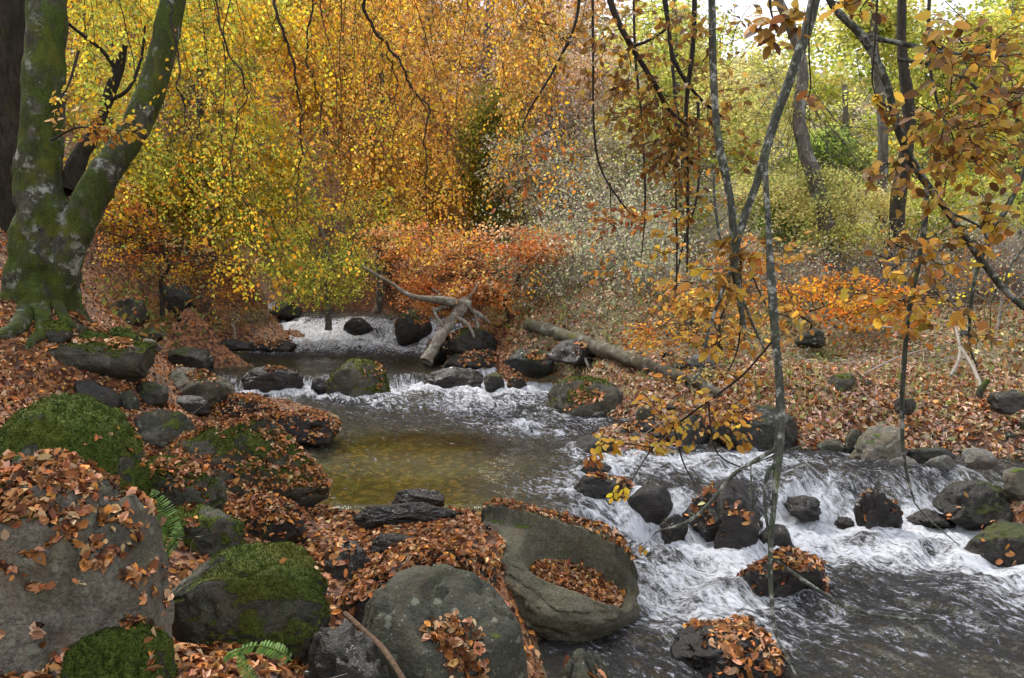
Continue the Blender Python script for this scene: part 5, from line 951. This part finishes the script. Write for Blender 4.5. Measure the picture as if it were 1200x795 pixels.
near_branch('dark twig ending in rust leaves over the fallen log', [([(818, 120, 6), (818, 220, 6), (800, 290, 6), (790, 340, 6)], [1.8, 1.5, 1.2, .8])], TWIG, [(780, 330, 6, 35, 8, 4, ORNG), (810, 370, 6, 35, 8, 4, ORNG)], 147, Ldef=.050)
near_branch('bare straight twig left of the one with rust leaves', [([(776, -40, 6.2), (790, 100, 6.2), (792, 200, 6.2), (793, 310, 6.2), (792, 350, 6.2)], [2, 1.8, 1.6, 1.2, .7])], TWIG, [(795, 220, 6.2, 25, 5, 3, COPP)], 148, Ldef=.050)
near_branch('short twig with curled leaves at the top of the leaning trunk', [([(905, -60, 3.2), (902, 0, 3.2), (908, 30, 3.2)], [2, 1.6, .8])], TWIG, [(910, 32, 3.2, 22, 5, 3, BROWN), (935, 20, 3.2, 24, 4, 3, BROWN)], 47, Ldef=.066)
near_branch('thread of twig with two big pale leaves before the pale trunk', [([(1030, -50, 2.9), (1026, 40, 2.9), (1022, 90, 2.9), (1026, 112, 2.9)], [1.4, 1.2, 1, .6])], TWIG, [(1022, 120, 2.9, 18, 3, 2, YBR), (1000, 10, 3.2, 30, 5, 3, BROWN)], 149, Ldef=.066)
near_branch('tiny twig with brown leaves right of the leaning trunk', [([(962, -40, 3.4), (950, 20, 3.4), (948, 60, 3.4), (950, 100, 3.4), (946, 118, 3.4)], [1.2, 1, 1, .8, .6])], TWIG, [(946, 115, 3.4, 14, 3, 2, BROWN)], 150, Ldef=.066)
near_branch('yellow leaved spray trailing over the riffle and the bank rocks', [([(905, 400, 4.4), (870, 440, 4.6), (830, 470, 4.8), (790, 500, 5), (765, 525, 5), (742, 560, 5)], [1.2, 1.4, 1.3, 1.2, 1, .6]), ([(790, 500, 5), (800, 540, 5), (815, 570, 5)], [1, 1, .6]), ([(765, 525, 5), (735, 520, 5), (708, 520, 5)], [1, .8, .6]), ([(830, 470, 4.8), (840, 530, 4.7), (880, 552, 4.6)], [1.2, 1, .8])], TWIG,
    [(705, 520, 5, 16, 7, 4, [(.56, .38, .03), (.5, .3, .03)]), (762, 518, 5, 16, 5, 3, YBR), (800, 500, 5, 30, 8, 4, YBR), (840, 480, 4.8, 35, 6, 3, YBR), (870, 450, 4.7, 30, 4, 3, YBR+ORNG), (760, 470, 5, 24, 6, 3, ORNG+YBR), (860, 500, 4.7, 30, 7, 4, YBR), (720, 576, 5, 10, 3, 3, [(.56, .38, .03)]), (790, 440, 5, 35, 4, 3, ORNG), (690, 545, 5, 14, 4, 2, COPP)], 48, Ldef=.055)
near_branch('twig with small orange leaves left of the pale stem', [([(868, 300, 4.9), (866, 400, 4.9), (850, 440, 4.9)], [1.3, 1.1, .7])], TWIG, [(870, 345, 5, 45, 14, 4, ORNG), (880, 395, 5, 35, 10, 4, ORNG), (845, 370, 5, 30, 8, 4, ORNG)], 49, Ldef=.05)
near_branch('twig with small orange leaves crossing behind the pale stem', [([(880, 320, 5), (900, 360, 5), (925, 372, 5)], [1, 1, .6])], TWIG, [(925, 300, 5, 30, 7, 4, ORNG), (925, 365, 5, 35, 10, 4, ORNG)], 151, Ldef=.05)
near_branch('small golden branch crossing the trunks of the forked beech', [([(92, 60, 7.6), (80, 100, 7.5), (66, 120, 7.4)], [1.6, 1.2, .8]), ([(60, 165, 7.6), (90, 150, 7.5), (120, 152, 7.4), (160, 155, 7.4)], [1.4, 1.2, 1, .8])], TWIG,
    [(70, 115, 7.5, 16, 5, 4, GOLD), (120, 155, 7.4, 25, 12, 5, ORNG), (150, 150, 7.4, 20, 8, 5, GOLD), (60, 140, 7.5, 12, 3, 3, ORNG), (100, 135, 7.4, 18, 5, 4, ORNG)], 50, Ldef=.06)

# ------------------------------------------------------------------ ferns
def fern(label, fronds, seed):
    rg = np.random.default_rng(seed); b = PY(*fronds[0][0][0]); root = empty('fern', tuple(b)); tag(root, label, 'fern')
    for spec, wpx in fronds:
        q, r = smooth_path(PL(spec), np.linspace(.004, .001, len(spec)), 30); Yd = spec[0][2]; w = wpx*Yd/F0
        V, Fq = tube_arrays(q[None], r[None], 5)
        st = mesh_np('frond', V, Fq, M_MOSSB, col=np.tile([.10, .16, .03], (len(Fq), 1))); loc_child(st, root)
        n = 24; u = np.linspace(.10, .98, n); ii = (u*29).astype(int).clip(0, 28); pos = q[ii]; tan = nrm(q[np.minimum(ii+1, 29)]-q[ii]); nrmv = nrm(np.array([0, -.6, .8])+rg.normal(0, .05, 3)); side = nrm(np.cross(tan, nrmv))
        step = np.linalg.norm(q[-1]-q[0])/n; P_, D_, L_ = [], [], []
        for s in (-1, 1):
            ln = w*np.sin(np.pi*np.clip(1-u, 0, 1)**.75*.62)*np.minimum(1, .35+u*3); P_.append(pos); D_.append(nrm(side*s+tan*.5+rg.normal(0, .07, (n, 3))-np.array([0, 0, .15]))); L_.append(ln)
        P_, D_, L_ = map(np.concatenate, (P_, D_, L_)); m = len(P_)
        V, Fq = fine_leaf_arrays(P_, D_, np.tile(nrmv, (m, 1))+rg.normal(0, .1, (m, 3)), L_, np.full(m, step*.78), .15, .15)
        mesh_np('leaflets', V, Fq, M_LEAF, parent=st, col=np.repeat(pal([(.09, .20, .03), (.13, .25, .04), (.07, .15, .025)], m, rg, .12), 6, 0))
fern('bright green fern frond arching in the gap at the bottom', [([(342, 775, 2.9), (325, 762, 2.9), (300, 757, 2.95), (270, 766, 3.02), (262, 776, 3.04)], 13), ([(300, 800, 2.9), (285, 780, 2.95), (280, 765, 3.0)], 10)], 1)
fern('green fern growing between the left boulders', [([(190, 650, 3.7), (196, 622, 3.7), (190, 595, 3.75), (178, 574, 3.8)], 18), ([(190, 655, 3.7), (206, 632, 3.65), (208, 612, 3.7)], 11), ([(190, 650, 3.7), (180, 618, 3.65), (168, 596, 3.7)], 12)], 2)
